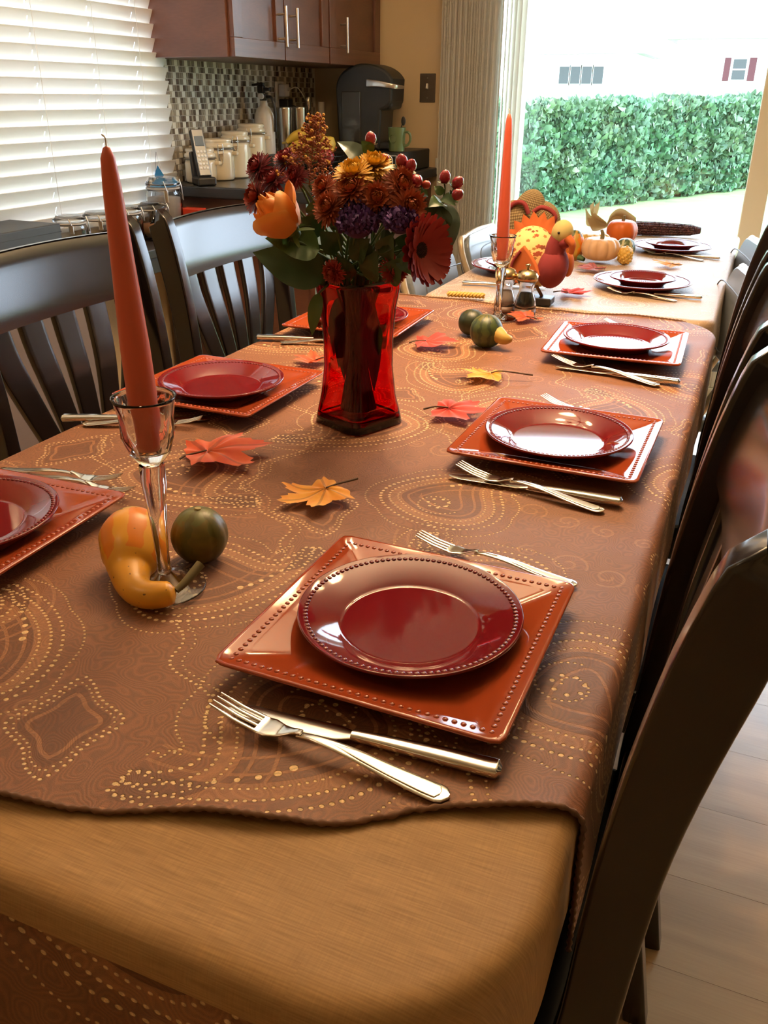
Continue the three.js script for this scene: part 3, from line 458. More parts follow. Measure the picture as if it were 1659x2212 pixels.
function paisleyPaint(g, S, style) {
  const m = S / PAIS, { base, tone, tone2, dot } = style;
  g.fillStyle = base; g.fillRect(0, 0, S, S);
  const wrap = (fn) => { for (const ox of [-S, 0, S]) for (const oy of [-S, 0, S]) { g.save(); g.translate(ox, oy); fn(); g.restore(); } };
  const dots = (pts, gap, r, jit = 0) => {
    let acc = 0, prev = pts[0];
    for (let i = 1; i < pts.length; i++) {
      const dx = pts[i][0] - prev[0], dy = pts[i][1] - prev[1], l = Math.hypot(dx, dy); acc += l;
      if (acc >= gap) { acc = 0; const k = r * (1 + jit * Math.sin(i * 1.7)); g.beginPath(); g.ellipse(pts[i][0], pts[i][1], k, k * 0.85, 0, 0, 7); g.fill(); }
      prev = pts[i];
    }
  };
  const fine = (pts, closed) => { const out = []; for (let i = 0; i < pts.length - (closed ? 0 : 1); i++) { const a = pts[i], b = pts[(i + 1) % pts.length], n = Math.max(1, Math.ceil(Math.hypot(b[0] - a[0], b[1] - a[1]) / (0.0008 * m))); for (let k = 0; k < n; k++) out.push([lerp(a[0], b[0], k / n), lerp(a[1], b[1], k / n)]); } return out; };
  const path = (pts) => { g.beginPath(); pts.forEach((p, i) => (i ? g.lineTo(...p) : g.moveTo(...p))); };
  const motif = (cx, cy, size, rot, flip) => {
    const place = (pts) => pts.map(([x, y]) => { x *= flip; const c = Math.cos(rot), s = Math.sin(rot); return [cx + (x * c - y * s) * size * m, cy + (x * s + y * c) * size * m]; });
    const spiral = (sx, sy, r0, turns) => { const o = []; for (let i = 0; i <= 90; i++) { const t = i / 90, a = t * turns * 6.283; o.push([sx + Math.cos(a) * r0 * (1 - t * 0.9), sy + Math.sin(a) * r0 * (1 - t * 0.9)]); } return o; };
    wrap(() => {
      g.fillStyle = tone; path(place(drop)); g.fill();
      g.fillStyle = tone2; path(place(dropInset(0.16))); g.fill();
      g.strokeStyle = tone; g.lineWidth = 0.0035 * m; for (const k of [0.24, 0.4]) { path(place(dropInset(k))); g.stroke(); }
      g.fillStyle = dot;
      const q = 0.0019 * m;
      dots(fine(place(drop), true), 0.0064 * m, q * 1.0); dots(fine(place(dropInset(-0.11)), true), 0.0078 * m, q * 1.15, 0.15);
      dots(fine(place(dropInset(0.11)), true), 0.0062 * m, q * 0.8);
      dots(fine(place(spiral(-0.02, 0.28, 0.33, 1.4)), false), 0.006 * m, q * 0.85);
      for (let i = 0; i < 7; i++) { const a = i / 7 * 6.283, p = place([[Math.cos(a) * 0.13 - 0.02, 0.28 + Math.sin(a) * 0.13]])[0]; g.beginPath(); g.arc(p[0], p[1], q * 1.3, 0, 7); g.fill(); }
      for (let i = 0; i < 6; i++) { const t = i / 6, p = place([[lerp(-0.25, 0.3, t ** 1.4), lerp(-0.25, -0.85, t)]])[0]; g.beginPath(); g.arc(p[0], p[1], q * lerp(1.9, 0.9, t), 0, 7); g.fill(); }
      const sc = []; for (let i = 0; i <= 240; i++) { const p = dropInset(-0.24 - 0.07 * Math.abs(Math.sin(i / 240 * Math.PI * 9)))[Math.floor(i / 240 * (drop.length - 1))]; sc.push(p); }
      dots(fine(place(sc), false), 0.0056 * m, q * 0.7);
    });
  };
  const ogee = (cx, cy, w, h, rot) => {
    const o = []; for (let i = 0; i <= 160; i++) { const t = i / 160 * 2 - 1, s = t < 0 ? -1 : 1, k = Math.abs(t); void s; o.push([Math.sin(k * Math.PI) * (1 + 0.22 * Math.cos(k * 12)) * (t < 0 ? -w : w), (k - 0.5) * 2 * h]); }
    const pl = (f) => o.map(([x, y]) => [cx + (x * f * Math.cos(rot) - y * f * Math.sin(rot)) * m, cy + (x * f * Math.sin(rot) + y * f * Math.cos(rot)) * m]);
    wrap(() => { g.fillStyle = tone2; path(pl(0.8)); g.fill(); g.strokeStyle = tone; g.lineWidth = 0.004 * m; path(pl(0.62)); g.stroke(); g.fillStyle = dot; dots(fine(pl(1), false), 0.0066 * m, 0.0018 * m); dots(fine(pl(0.86), false), 0.0062 * m, 0.0013 * m); });
  };
  // faint tone-on-tone scrolls
  wrap(() => { g.strokeStyle = tone; for (let i = 0; i < 46; i++) { const x = ((i * 0.6180339) % 1) * S, y = ((i * 0.7548777) % 1) * S, r = (0.014 + 0.012 * ((i * 7) % 5) / 5) * m; g.lineWidth = 0.0032 * m; g.beginPath(); for (let k = 0; k <= 40; k++) { const a = k / 40 * 9 + i, q = r * (1 - k / 46); k ? g.lineTo(x + Math.cos(a) * q, y + Math.sin(a) * q) : g.moveTo(x + q * Math.cos(a), y + q * Math.sin(a)); } g.stroke(); } });
  // flowing dotted ribbons between the motifs
  wrap(() => { g.fillStyle = dot; for (let b = 0; b < 3; b++) for (let e = 0; e < 2; e++) { const o = []; for (let i = 0; i <= 500; i++) { const t = i / 500; o.push([S * ((b + 0.12) / 3 + 0.055 * Math.sin(t * 6.283 * 2 + b * 2) + 0.012 * Math.sin(t * 6.283 * 9) + e * 0.016), t * S]); } dots(fine(o, false), 0.0068 * m, (e ? 0.0013 : 0.0018) * m); } });
  motif(0.20 * S, 0.22 * S, 0.118, 0.5, 1); motif(0.70 * S, 0.16 * S, 0.105, 2.4, -1); motif(0.50 * S, 0.52 * S, 0.122, -0.6, -1);
  motif(0.08 * S, 0.66 * S, 0.10, 2.9, 1); motif(0.86 * S, 0.60 * S, 0.115, 0.9, 1); motif(0.34 * S, 0.86 * S, 0.108, 1.7, 1); motif(0.72 * S, 0.88 * S, 0.098, -2.2, -1);
  ogee(0.46 * S, 0.10 * S, 0.045, 0.075, 0.3); ogee(0.94 * S, 0.34 * S, 0.042, 0.07, -0.4); ogee(0.24 * S, 0.52 * S, 0.04, 0.068, 0.1); ogee(0.58 * S, 0.74 * S, 0.036, 0.06, 0.9);
  // woven grain
  if (style.grain) { const wq = 256, wf = new Float32Array((wq + 1) * (wq + 1)); for (let j = 0; j <= wq; j++) for (let i = 0; i <= wq; i++) { const A = i / wq * 6.283, B2 = j / wq * 6.283; wf[j * (wq + 1) + i] = N(Math.cos(A) * 3.1, Math.sin(A) * 3.1 + Math.cos(B2) * 3.1, Math.sin(B2) * 3.1) + 0.5 * N(Math.cos(A) * 6 + 9, Math.sin(A) * 6 - Math.cos(B2) * 6, Math.sin(B2) * 6); }
    const wAt = (x, y) => { const a = x / S * wq, b = y / S * wq, i = Math.floor(a), j = Math.floor(b), u = a - i, v = b - j, k = j * (wq + 1) + i; return lerp(lerp(wf[k], wf[k + 1], u), lerp(wf[k + wq + 1], wf[k + wq + 2], u), v); };
    const im = g.getImageData(0, 0, S, S), d = im.data; for (let i = 0; i < d.length; i += 4) { const p = i / 4, x = p % S, y = Math.floor(p / S), fa = Math.sin(46 * wAt(x, y)), k = 1 + (fa > 0.55 ? 0.075 : fa < -0.6 ? -0.06 : 0) * style.grain / 0.12 + style.grain * (((x * 7 + y * 13) % 5) / 5 - 0.5 + (rnd() - 0.5) * 1.1); d[i] *= k; d[i + 1] *= k; d[i + 2] *= k; } g.putImageData(im, 0, 0); }
}
const paisBrown = canvasTex(2048, 2048, (g, S) => paisleyPaint(g, S, { base: 'rgb(126,80,51)', tone: 'rgb(148,99,64)', tone2: 'rgb(109,67,41)', dot: 'rgb(222,188,136)', grain: 0.12 }));
const paisPale = canvasTex(2048, 2048, (g, S) => paisleyPaint(g, S, { base: 'rgb(176,148,122)', tone: 'rgb(190,166,142)', tone2: 'rgb(166,136,110)', dot: 'rgb(226,206,180)', grain: 0.08 }));
const paisBump = canvasTex(2048, 2048, (g, S) => paisleyPaint(g, S, { base: 'rgb(80,80,80)', tone: 'rgb(104,104,104)', tone2: 'rgb(66,66,66)', dot: 'rgb(255,255,255)', grain: 0.25 }), { srgb: false });
const linenTex = dataTex(512, 512, (u, v, i, j) => { const a = 0.5 + 0.75 * N(i * 0.02, j * 0.55, 2), b = 0.5 + 0.6 * N(i * 0.7, j * 0.03, 6), c = 0.5 + 0.5 * N(i * 0.006, j * 0.03, 8), k = 0.5 * a + 0.25 * b + 0.25 * c; return [lerp(136, 194, k), lerp(100, 152, k), lerp(58, 98, k)]; });
const brownCloth = mat('#ffffff', 0.58, { map: paisBrown, bumpMap: paisBump, bumpScale: 0.0012, sheen: 0.35, sheenRoughness: 0.4, sheenColor: new THREE.Color().setRGB(0.55, 0.42, 0.3) });
const paleCloth = mat('#ffffff', 0.5, { map: paisPale, bumpMap: paisBump, bumpScale: 0.001, sheen: 0.4, sheenRoughness: 0.4, sheenColor: new THREE.Color().setRGB(0.6, 0.52, 0.45) });
const tanCloth = mat('#ffffff', 0.62, { map: linenTex, sheen: 0.25, sheenRoughness: 0.5, sheenColor: new THREE.Color().setRGB(0.5, 0.4, 0.25) });
// a cloth laid over a rounded table top: what reaches past the edge bends over and hangs in soft folds
function drape(t, y, grow, xs, zs, nx, nz, { lift = () => 0, wrinkle = 0.0012, uvScale = 1, fold = 0.012, uvTurn = 0 } = {}) {
  const x0 = t.x0 - grow, x1 = t.x1 + grow, z0 = t.z0 - grow, z1 = t.z1 + grow, r = t.r, R = 0.014;
  return gridGeo(nx, nz, (u, v) => {
    const [fx, fz] = [xs(u, v), zs(u, v)];
    const cx = Math.min(x1 - r, Math.max(x0 + r, fx)), cz = Math.min(z1 - r, Math.max(z0 + r, fz));
    let dx = fx - cx, dz = fz - cz; const L = Math.hypot(dx, dz);
    let X = fx, Z = fz, Y = y + wrinkle * (N(fx * 7, fz * 7, 2) + 0.6 * N(fx * 17, fz * 15, 5)) + lift(fx, fz, u, v);
    const d = L - (r - R);
    if (d > 0) {
      dx /= L; dz /= L; const arc = Math.PI / 2 * R; let out, dn;
      if (d < arc) { const a = d / R; out = (r - R) + R * Math.sin(a); dn = R * (1 - Math.cos(a)); } else { const h = d - arc, along = Math.abs(dx) > Math.abs(dz) ? fz : fx; dn = R + h; out = r + (0.5 + 0.5 * Math.sin(along * 19 + 2 * N(along * 3, 1, 2))) * fold * smooth(h / 0.16) + 0.01 * h; }
      X = cx + dx * out; Z = cz + dz * out; Y = y - dn;
    }
    const c = Math.cos(uvTurn), s = Math.sin(uvTurn);
    return [X, Y, Z, (fx * c - fz * s) / uvScale, (fx * s + fz * c) / uvScale];
  });
}
{
  const X = (a, b) => (u) => lerp(a, b, u);
  tag(obj('tan_tablecloth', drape(MT, TOP + 0.002, 0.002, X(-0.60, 0.545), (u, v) => lerp(-2.24, -0.255, v), 110, 150, { uvScale: 0.32, wrinkle: 0.0012, fold: 0.003 }), tanCloth), 'plain tan linen tablecloth showing at the near end of the table', 'tablecloth');
  // brown cloth: free edges wavy and slanted at both ends
  const near0 = prof([[-0.46, -0.315], [0.0, -0.330], [0.05, -0.337], [0.124, -0.352], [0.183, -0.380], [0.26, -0.400], [0.296, -0.411], [0.34, -0.450], [0.405, -0.478], [0.464, -0.498]]), near = (x) => (near0(x - 0.02) + near0(x) + near0(Math.min(0.464, x + 0.02))) / 3 + 0.002 * N(x * 90, 1, 1);
  const far = (x) => -2.125 - 0.008 * x + 0.014 * Math.sin(x * 11 + 1.1) + 0.008 * Math.sin(x * 27);
  const wave = (x, z) => { const e = near(x) - z, f = z - far(x); return 0.006 * (0.5 + 0.5 * Math.sin(x * 33 + 0.5)) * Math.exp(-Math.max(0, e) / 0.035) + 0.006 * (0.5 + 0.5 * Math.sin(x * 29)) * Math.exp(-Math.max(0, f) / 0.04); };
  const zs = (u, v) => { const x = Math.max(-0.46, Math.min(0.46, lerp(-0.66, 0.60, u))); return lerp(far(x), near(x), v); };
  const bc = thing('brown_tablecloth', 'brown paisley tablecloth with gold dotted pattern over the long table', 'tablecloth');
  const bg = drape(MT, CLOTH - 0.0012, 0.006, X(-0.66, 0.60), zs, 240, 330, { uvScale: PAIS, lift: wave, wrinkle: 0.0018, uvTurn: 0.35, fold: 0.003 });
  obj('cloth', bg, brownCloth, bc);
  const edge = (j, n = 240) => { const p = bg.attributes.position, o = []; for (let i = 0; i <= n; i += 2) o.push(V(p.getX(j * 241 + i), p.getY(j * 241 + i) + 0.0006, p.getZ(j * 241 + i))); return o; };
  const hemM = mat([0.16, 0.08, 0.045], 0.95);
  obj('hem', tube(edge(330), (t) => 0.0022 + 0.0007 * Math.sin(t * 900), { seg: 600, n: 6 }), hemM, bc); obj('hem', tube(edge(0), (t) => 0.0022 + 0.0007 * Math.sin(t * 900), { seg: 400, n: 6 }), hemM, bc);
  tag(obj('pale_tablecloth', drape(FT, TOP - 0.0005, 0.003, X(-0.44, 0.60), (u, v) => lerp(-3.98, -2.10, v), 140, 160, { uvScale: PAIS, uvTurn: -0.5, fold: 0.012 }), paleCloth), 'pale beige paisley tablecloth on the far table by the glass door', 'tablecloth');
  // brown cloth hanging at the near end, beneath the tan one
  tag(obj('brown_table_skirt', gridGeo(120, 40, (u, v) => { const x = lerp(-0.42, 0.40, u), y = lerp(TOP - 0.035, 0.22, v); return [x, y, -0.288 + 0.03 * v + (0.008 * Math.sin(x * 26) + 0.006 * Math.sin(x * 47 + 1)) * smooth(v * 3), x / PAIS * 0.72, y / PAIS * 0.72]; }), brownCloth), 'brown paisley cloth hanging below the tan cloth at the table end', 'tablecloth');
}
// ---------------------------------------------------------------- wooden chairs: seat towards +x, back at x = 0
function makeChair() {
  const c = thing('dining_chair', '', 'chair'), w = 0.235, line = prof([[0, -0.065], [0.2, -0.03], [0.45, 0], [0.6, -0.014], [0.76, -0.023], [0.9, -0.045], [1.0, -0.068]]);
  const bx = (y) => line(y);
  for (const s of [-1, 1]) {
    const pts = []; for (let k = 0; k <= 10; k++) { const y = k / 10 * 0.985; pts.push([bx(y), y, s * (w - 0.014)]); } pts.push([bx(1.0) - 0.008, 0.997, s * (w - 0.014)]);
    obj('post', sweep(pts, (t) => [prof([[0, 0.017], [0.4, 0.021], [0.7, 0.0225], [0.85, 0.026], [0.96, 0.024], [1, 0.012]])(t), 0.0145], { seg: 40, n: 24, side: [1, 0, 0], square: 1.3 }), espresso, c);
    obj('front_leg', sweep([[0.40, 0.44, s * 0.2], [0.40, 0, s * 0.2]], (t) => [lerp(0.021, 0.014, t), lerp(0.021, 0.014, t)], { seg: 4, n: 16, side: [1, 0, 0], square: 0.75 }), espresso, c);
    obj('side_stretcher', sweep([[0.0, 0.2, s * 0.205], [0.4, 0.2, s * 0.2]], () => [0.011, 0.009], { seg: 2, n: 12, side: [0, 1, 0], square: 0.6 }), espresso, c);
  }
  const bow = (k, y) => -0.016 * (1 - k * k) * smooth((y - 0.5) / 0.4);
  obj('top_rail', (() => { const f = (th) => gridGeo(24, 10, (u, v) => { const k = u * 2 - 1, y = lerp(0.875, 0.992 + 0.004 * (1 - k * k), v), e = th * 0.011 * Math.sin(Math.PI * Math.min(1, 0.08 + v * 0.92)) ** 0.25; return [bx(y) + bow(k, y) + e, y, k * (w - 0.026)]; }); const cap = (v) => gridGeo(24, 1, (u, t) => { const k = u * 2 - 1, y = lerp(0.875, 0.992 + 0.004 * (1 - k * k), v), a = 0.011 * (v ? 0.4 : 0.7); return [bx(y) + bow(k, y) + lerp(-a, a, t), y, k * (w - 0.026)]; }); return merge([f(1), f(-1), cap(0), cap(1)]); })(), espresso, c);
  for (let i = -2; i <= 2; i++) {
    const pts = []; for (let k = 0; k <= 8; k++) { const t = k / 8, y = lerp(0.885, 0.475, t), fan = i * lerp(0.084, 0.034, smooth(t * 1.05)); pts.push([bx(y) + bow(fan / w, y), y, fan]); }
    obj('slat', sweep(pts, (t) => [lerp(0.0265, 0.0175, smooth(t)), 0.0065], { seg: 22, n: 18, side: [0, 0, 1], square: 1.2 }), espresso, c);
  }
  obj('lower_rail', rbox(0.022, 0.05, 2 * (w - 0.03), 0.004, 0.0, 0.475, 0), espresso, c);
  obj('seat', (() => { const s = new THREE.Shape([[-0.02, 0.2], [0.43, 0.235], [0.45, 0.2], [0.455, 0], [0.45, -0.2], [0.43, -0.235], [-0.02, -0.2]].map((p) => new THREE.Vector2(...p))); return new THREE.ExtrudeGeometry(s, { depth: 0.018, bevelEnabled: true, bevelSize: 0.008, bevelThickness: 0.008, bevelSegments: 3 }).rotateX(-Math.PI / 2).translate(0.02, 0.438, 0); })(), espresso, c);
  obj('seat_apron', [rbox(0.38, 0.05, 0.018, 0.003, 0.2, 0.41, 0.195), rbox(0.38, 0.05, 0.018, 0.003, 0.2, 0.41, -0.195), rbox(0.018, 0.05, 0.38, 0.003, 0.395, 0.41, 0)], espresso, c);
  return c;
}
{
  const ch = makeChair(), LX = -0.585, RX = 0.472, G = 'dark wooden dining chairs along the table';
  ch.position.set(LX, 0, -1.215); tag(ch, 'dark wooden slat back chair behind the tall near candle', 'chair', G);
  copyOf(ch, [LX - 0.005, 0, -1.775], 0.0, 'dark wooden slat back chair behind the rose and flower vase', G);
  copyOf(ch, [RX, 0, -0.685], Math.PI, 'dark wooden slat back chair at the setting nearest the tan cloth', G);
  copyOf(ch, [RX + 0.004, 0, -1.265], Math.PI, 'dark wooden slat back chair at the middle setting on the floor side', G);
  copyOf(ch, [RX + 0.004, 0, -1.845], Math.PI, 'dark wooden slat back chair next to the grey folding chairs', G);
}
// folding chairs at the far table
{
  const f = thing('folding_chair', '', 'chair'), tubeM = mat([0.52, 0.40, 0.26], 0.35, { metalness: 0.4 }), pad = mat([0.17, 0.19, 0.21], 0.36, { clearcoat: 0.5, clearcoatRoughness: 0.2 }), pip = mat([0.1, 0.1, 0.11], 0.5), w = 0.205;
  for (const s of [-1, 1]) {
    obj('back_leg', tube([[-0.03, 0.80, s * (w - 0.05)], [-0.03, 0.79, s * (w - 0.01)], [0.0, 0.70, s * w], [0.13, 0.42, s * w], [0.36, 0.0, s * w]], 0.011, { seg: 24 }), tubeM, f);
    obj('front_leg', tube([[0.22, 0.43, s * (w - 0.024)], [0.05, 0.2, s * (w - 0.024)], [-0.08, 0.0, s * (w - 0.024)]], 0.010, { seg: 12 }), tubeM, f);
  }
  obj('top_tube', tube([[-0.03, 0.80, -(w - 0.05)], [-0.034, 0.805, 0], [-0.03, 0.80, w - 0.05]], 0.011), tubeM, f);
  const back = (grow, th) => { const s = new THREE.Shape(), a = w - 0.02 + grow, h = 0.105 + grow, r = 0.055; s.moveTo(-a + r, -h); s.lineTo(a - r, -h); s.quadraticCurveTo(a, -h, a, -h + r); s.lineTo(a, h - r); s.quadraticCurveTo(a, h, a - r, h); s.lineTo(-a + r, h); s.quadraticCurveTo(-a, h, -a, h - r); s.lineTo(-a, -h + r); s.quadraticCurveTo(-a, -h, -a + r, -h); return new THREE.ExtrudeGeometry(s, { depth: th, bevelEnabled: true, bevelSize: 0.008, bevelThickness: 0.008, bevelSegments: 3, curveSegments: 8 }).rotateY(Math.PI / 2).rotateZ(0.26).translate(-0.005, 0.695, 0); };
  obj('back_pad', back(0, 0.016), pad, f); obj('back_piping', back(-0.022, 0.0165), pip, f);
  f.children.pop();
  obj('back_seam', tube([[0.030, 0.765, -0.15], [0.033, 0.775, 0], [0.030, 0.765, 0.15], [0.045, 0.70, 0.165], [0.060, 0.635, 0.15], [0.062, 0.632, 0], [0.060, 0.635, -0.15], [0.045, 0.70, -0.165], [0.030, 0.765, -0.15]], 0.002, { seg: 60, n: 5 }), pip, f);
  obj('seat_pad', rbox(0.32, 0.035, 0.38, 0.016, 0.22, 0.44, 0, 3), pad, f);
  const G = 'padded folding chairs at the far table';
  f.position.set(-0.365, 0, -2.47); tag(f, 'grey padded folding chair behind the flower vase at the far table', 'chair', G);
  copyOf(f, [-0.385, 0, -3.06], 0, 'padded folding chair by the vertical blind and the turkey figure', G);
  copyOf(f, [0.492, 0, -2.53], Math.PI + 0.24, 'grey padded folding chair beside the last dark wooden chair', G);
  copyOf(f, [0.50, 0, -3.14], Math.PI + 0.24, 'padded folding chair next to the patio door on the floor side', G);
}
// ---------------------------------------------------------------- place settings
const charM = mat([0.33, 0.055, 0.016], 0.07, { clearcoat: 0.25, clearcoatRoughness: 0.03, ior: 1.5 });
const plateM = mat([0.16, 0.008, 0.012], 0.06, { clearcoat: 0.2, clearcoatRoughness: 0.03, ior: 1.5 });
const cutleryM = mat([0.78, 0.75, 0.70], 0.16, { metalness: 1 });
const ring = (r, t, sq) => {          // a point on a circle, or on a square with slightly rounded corners
  if (!sq) return [r * Math.cos(t), r * Math.sin(t)];
  const e = 0.07, c = Math.cos(t), s = Math.sin(t), k = Math.max(Math.abs(c), Math.abs(s)), x = c / k, y = s / k, m = Math.min(Math.abs(x), Math.abs(y));
  const round = m > 1 - e ? 1 - 0.29 * e * ((m - (1 - e)) / e) ** 2 : 1;
  return [r * x * round, r * y * round];
};
const dish = (profile, sq, n) => gridGeo(n, profile.length - 1, (u, v, i, j) => { const [r, y] = profile[j], [x, z] = ring(r, u * Math.PI * 2 + Math.PI / 4, sq); return [x, y, -z]; }, true);
const beadRing = (r, y, size, count, sq) => { const out = [], b = new THREE.IcosahedronGeometry(size, 1); for (let i = 0; i < count; i++) { let x, z; if (sq) { const k = i / count * 4, s = Math.floor(k), f = (k - s) * 2 - 1; [x, z] = [[r * f, -r], [r, r * f], [-r * f, r], [-r, -r * f]][s]; } else { const a = i / count * Math.PI * 2; x = r * Math.cos(a); z = r * Math.sin(a); } out.push(b.clone().scale(1, 0.55, 1).translate(x, y, z)); } return merge(out); };
const scaled = (g) => g.scale(0.957, 1, 0.957);
const squareGeo = scaled(dish([[0.0, 0.0085], [0.075, 0.0085], [0.082, 0.0092], [0.117, 0.0185], [0.122, 0.0205], [0.131, 0.0215], [0.136, 0.0235], [0.1395, 0.0232], [0.1402, 0.0212], [0.138, 0.0188], [0.12, 0.0135], [0.09, 0.0045], [0.082, 0.0012], [0.076, 0], [0.0, 0]], true, 160));
const squareBeads = scaled(beadRing(0.1265, 0.0208, 0.0028, 124, true));
const roundProfile = (R) => [[0.0, 0.0065], [R * 0.60, 0.0065], [R * 0.645, 0.0078], [R * 0.70, 0.0125], [R * 0.88, 0.0195], [R * 0.945, 0.0212], [R * 0.985, 0.0232], [R, 0.0228], [R * 1.003, 0.0212], [R * 0.985, 0.019], [R * 0.88, 0.0155], [R * 0.70, 0.0065], [R * 0.66, 0.0012], [R * 0.62, 0], [0, 0]];
const R1 = 0.108, R2 = 0.135, R3 = 0.092;
const roundGeo = dish(roundProfile(R1), false, 96), roundBeads = beadRing(R1 * 0.935, 0.0208, 0.0027, 104, false);
const dinnerGeo = dish(roundProfile(R2), false, 96), dinnerBeads = beadRing(R2 * 0.935, 0.0208, 0.0028, 120, false);
const saladGeo = dish(roundProfile(R3), false, 80), saladBeads = beadRing(R3 * 0.935, 0.0208, 0.0024, 92, false);
function plate(name, label, group, geo, beads, m, pos, turn = 0) {
  const p = thing(name, label, 'plate', pos, turn, group);
  obj('dish', geo, m, p); obj('beaded_rim', beads, m, p); return p;
}
// cutlery lies along local x: business end at x = 0, handle end at x = +length
const forkHead = (() => {
  const g = [], y = (x) => 0.0035 + 0.012 * smooth((x - 0.0) / 0.045) * 0 + prof([[0, 0.0145], [0.025, 0.0075], [0.05, 0.0035], [0.068, 0.0045], [0.085, 0.0105]])(x);
  for (let k = 0; k < 4; k++) { const z = (k - 1.5) * 0.0062, pts = []; for (let i = 0; i <= 6; i++) { const x = i / 6 * 0.05; pts.push([x, y(x), z * lerp(0.92, 1, x / 0.05)]); } g.push(sweep(pts, (t) => [lerp(0.0007, 0.0017, Math.min(1, t * 3)), 0.0009], { seg: 10, n: 8, side: [0, 0, 1], square: 0.5 })); }
  const pts = []; for (let i = 0; i <= 10; i++) { const x = lerp(0.046, 0.088, i / 10); pts.push([x, y(x), 0]); }
  g.push(sweep(pts, (t) => [prof([[0, 0.0112], [0.25, 0.0118], [0.5, 0.0085], [0.8, 0.0038], [1, 0.0032]])(t), 0.0011], { seg: 20, n: 14, side: [0, 0, 1], square: 0.2 }));
  return merge(g);
})();
const forkHandle = sweep([[0.084, 0.0100, 0], [0.10, 0.0125, 0], [0.13, 0.0115, 0], [0.17, 0.006, 0], [0.205, 0.0022, 0], [0.222, 0.0022, 0]], (t) => [prof([[0, 0.0030], [0.15, 0.0036], [0.4, 0.0062], [0.7, 0.0096], [0.88, 0.0102], [0.96, 0.008], [1, 0.003]])(t), 0.0016], { seg: 40, n: 16, side: [0, 0, 1], square: 0.1 });
const forkRidge = sweep([[0.115, 0.0136, 0], [0.14, 0.0122, 0], [0.17, 0.0077, 0], [0.205, 0.004, 0], [0.215, 0.0039, 0]], (t) => [prof([[0, 0.001], [0.3, 0.0045], [0.7, 0.0072], [0.9, 0.0072], [1, 0.003]])(t), 0.0006], { seg: 30, n: 12, side: [0, 0, 1] });
const knifeBlade = sweep([[0, 0.0028, 0.001], [0.03, 0.0028, 0.0005], [0.09, 0.0032, 0], [0.115, 0.0046, 0]], (t) => [prof([[0, 0.0015], [0.06, 0.006], [0.25, 0.0098], [0.75, 0.0095], [0.93, 0.006], [1, 0.0045]])(t), prof([[0, 0.0006], [1, 0.0013]])(t)], { seg: 34, n: 12, side: [0, 0, 1] });
const knifeHandle = sweep([[0.112, 0.0048, 0], [0.15, 0.0056, 0], [0.19, 0.006, 0], [0.225, 0.006, 0], [0.236, 0.0058, 0]], (t) => [prof([[0, 0.0048], [0.3, 0.0068], [0.75, 0.0092], [0.92, 0.0088], [1, 0.004]])(t), prof([[0, 0.0036], [0.5, 0.0048], [0.9, 0.0054], [1, 0.002]])(t)], { seg: 34, n: 16, side: [0, 0, 1], square: 0.15 });
function fork(label, tip, end, y = CLOTH, flat = false) {
  const a = Math.atan2(-(end.z - tip.z), end.x - tip.x), f = thing('fork', label, 'fork', [tip.x, y + 0.0012, tip.z], a, 'steel forks on the table');
  f.scale.setScalar(Math.min(1.0, Math.max(0.86, Math.hypot(end.x - tip.x, end.z - tip.z) / 0.222))); obj('tines', forkHead, cutleryM, f); const h = obj('handle', forkHandle, cutleryM, f); obj('inlay', forkRidge, mat([0.7, 0.66, 0.6], 0.3, { metalness: 1 }), h); return f;
}
function knife(label, tip, end, y = CLOTH) {
  const a = Math.atan2(-(end.z - tip.z), end.x - tip.x), f = thing('table_knife', label, 'knife', [tip.x, y + 0.0014, tip.z], a, 'steel knives on the table');
  obj('blade', knifeBlade, cutleryM, f); obj('handle', knifeHandle, cutleryM, f); return f;
}
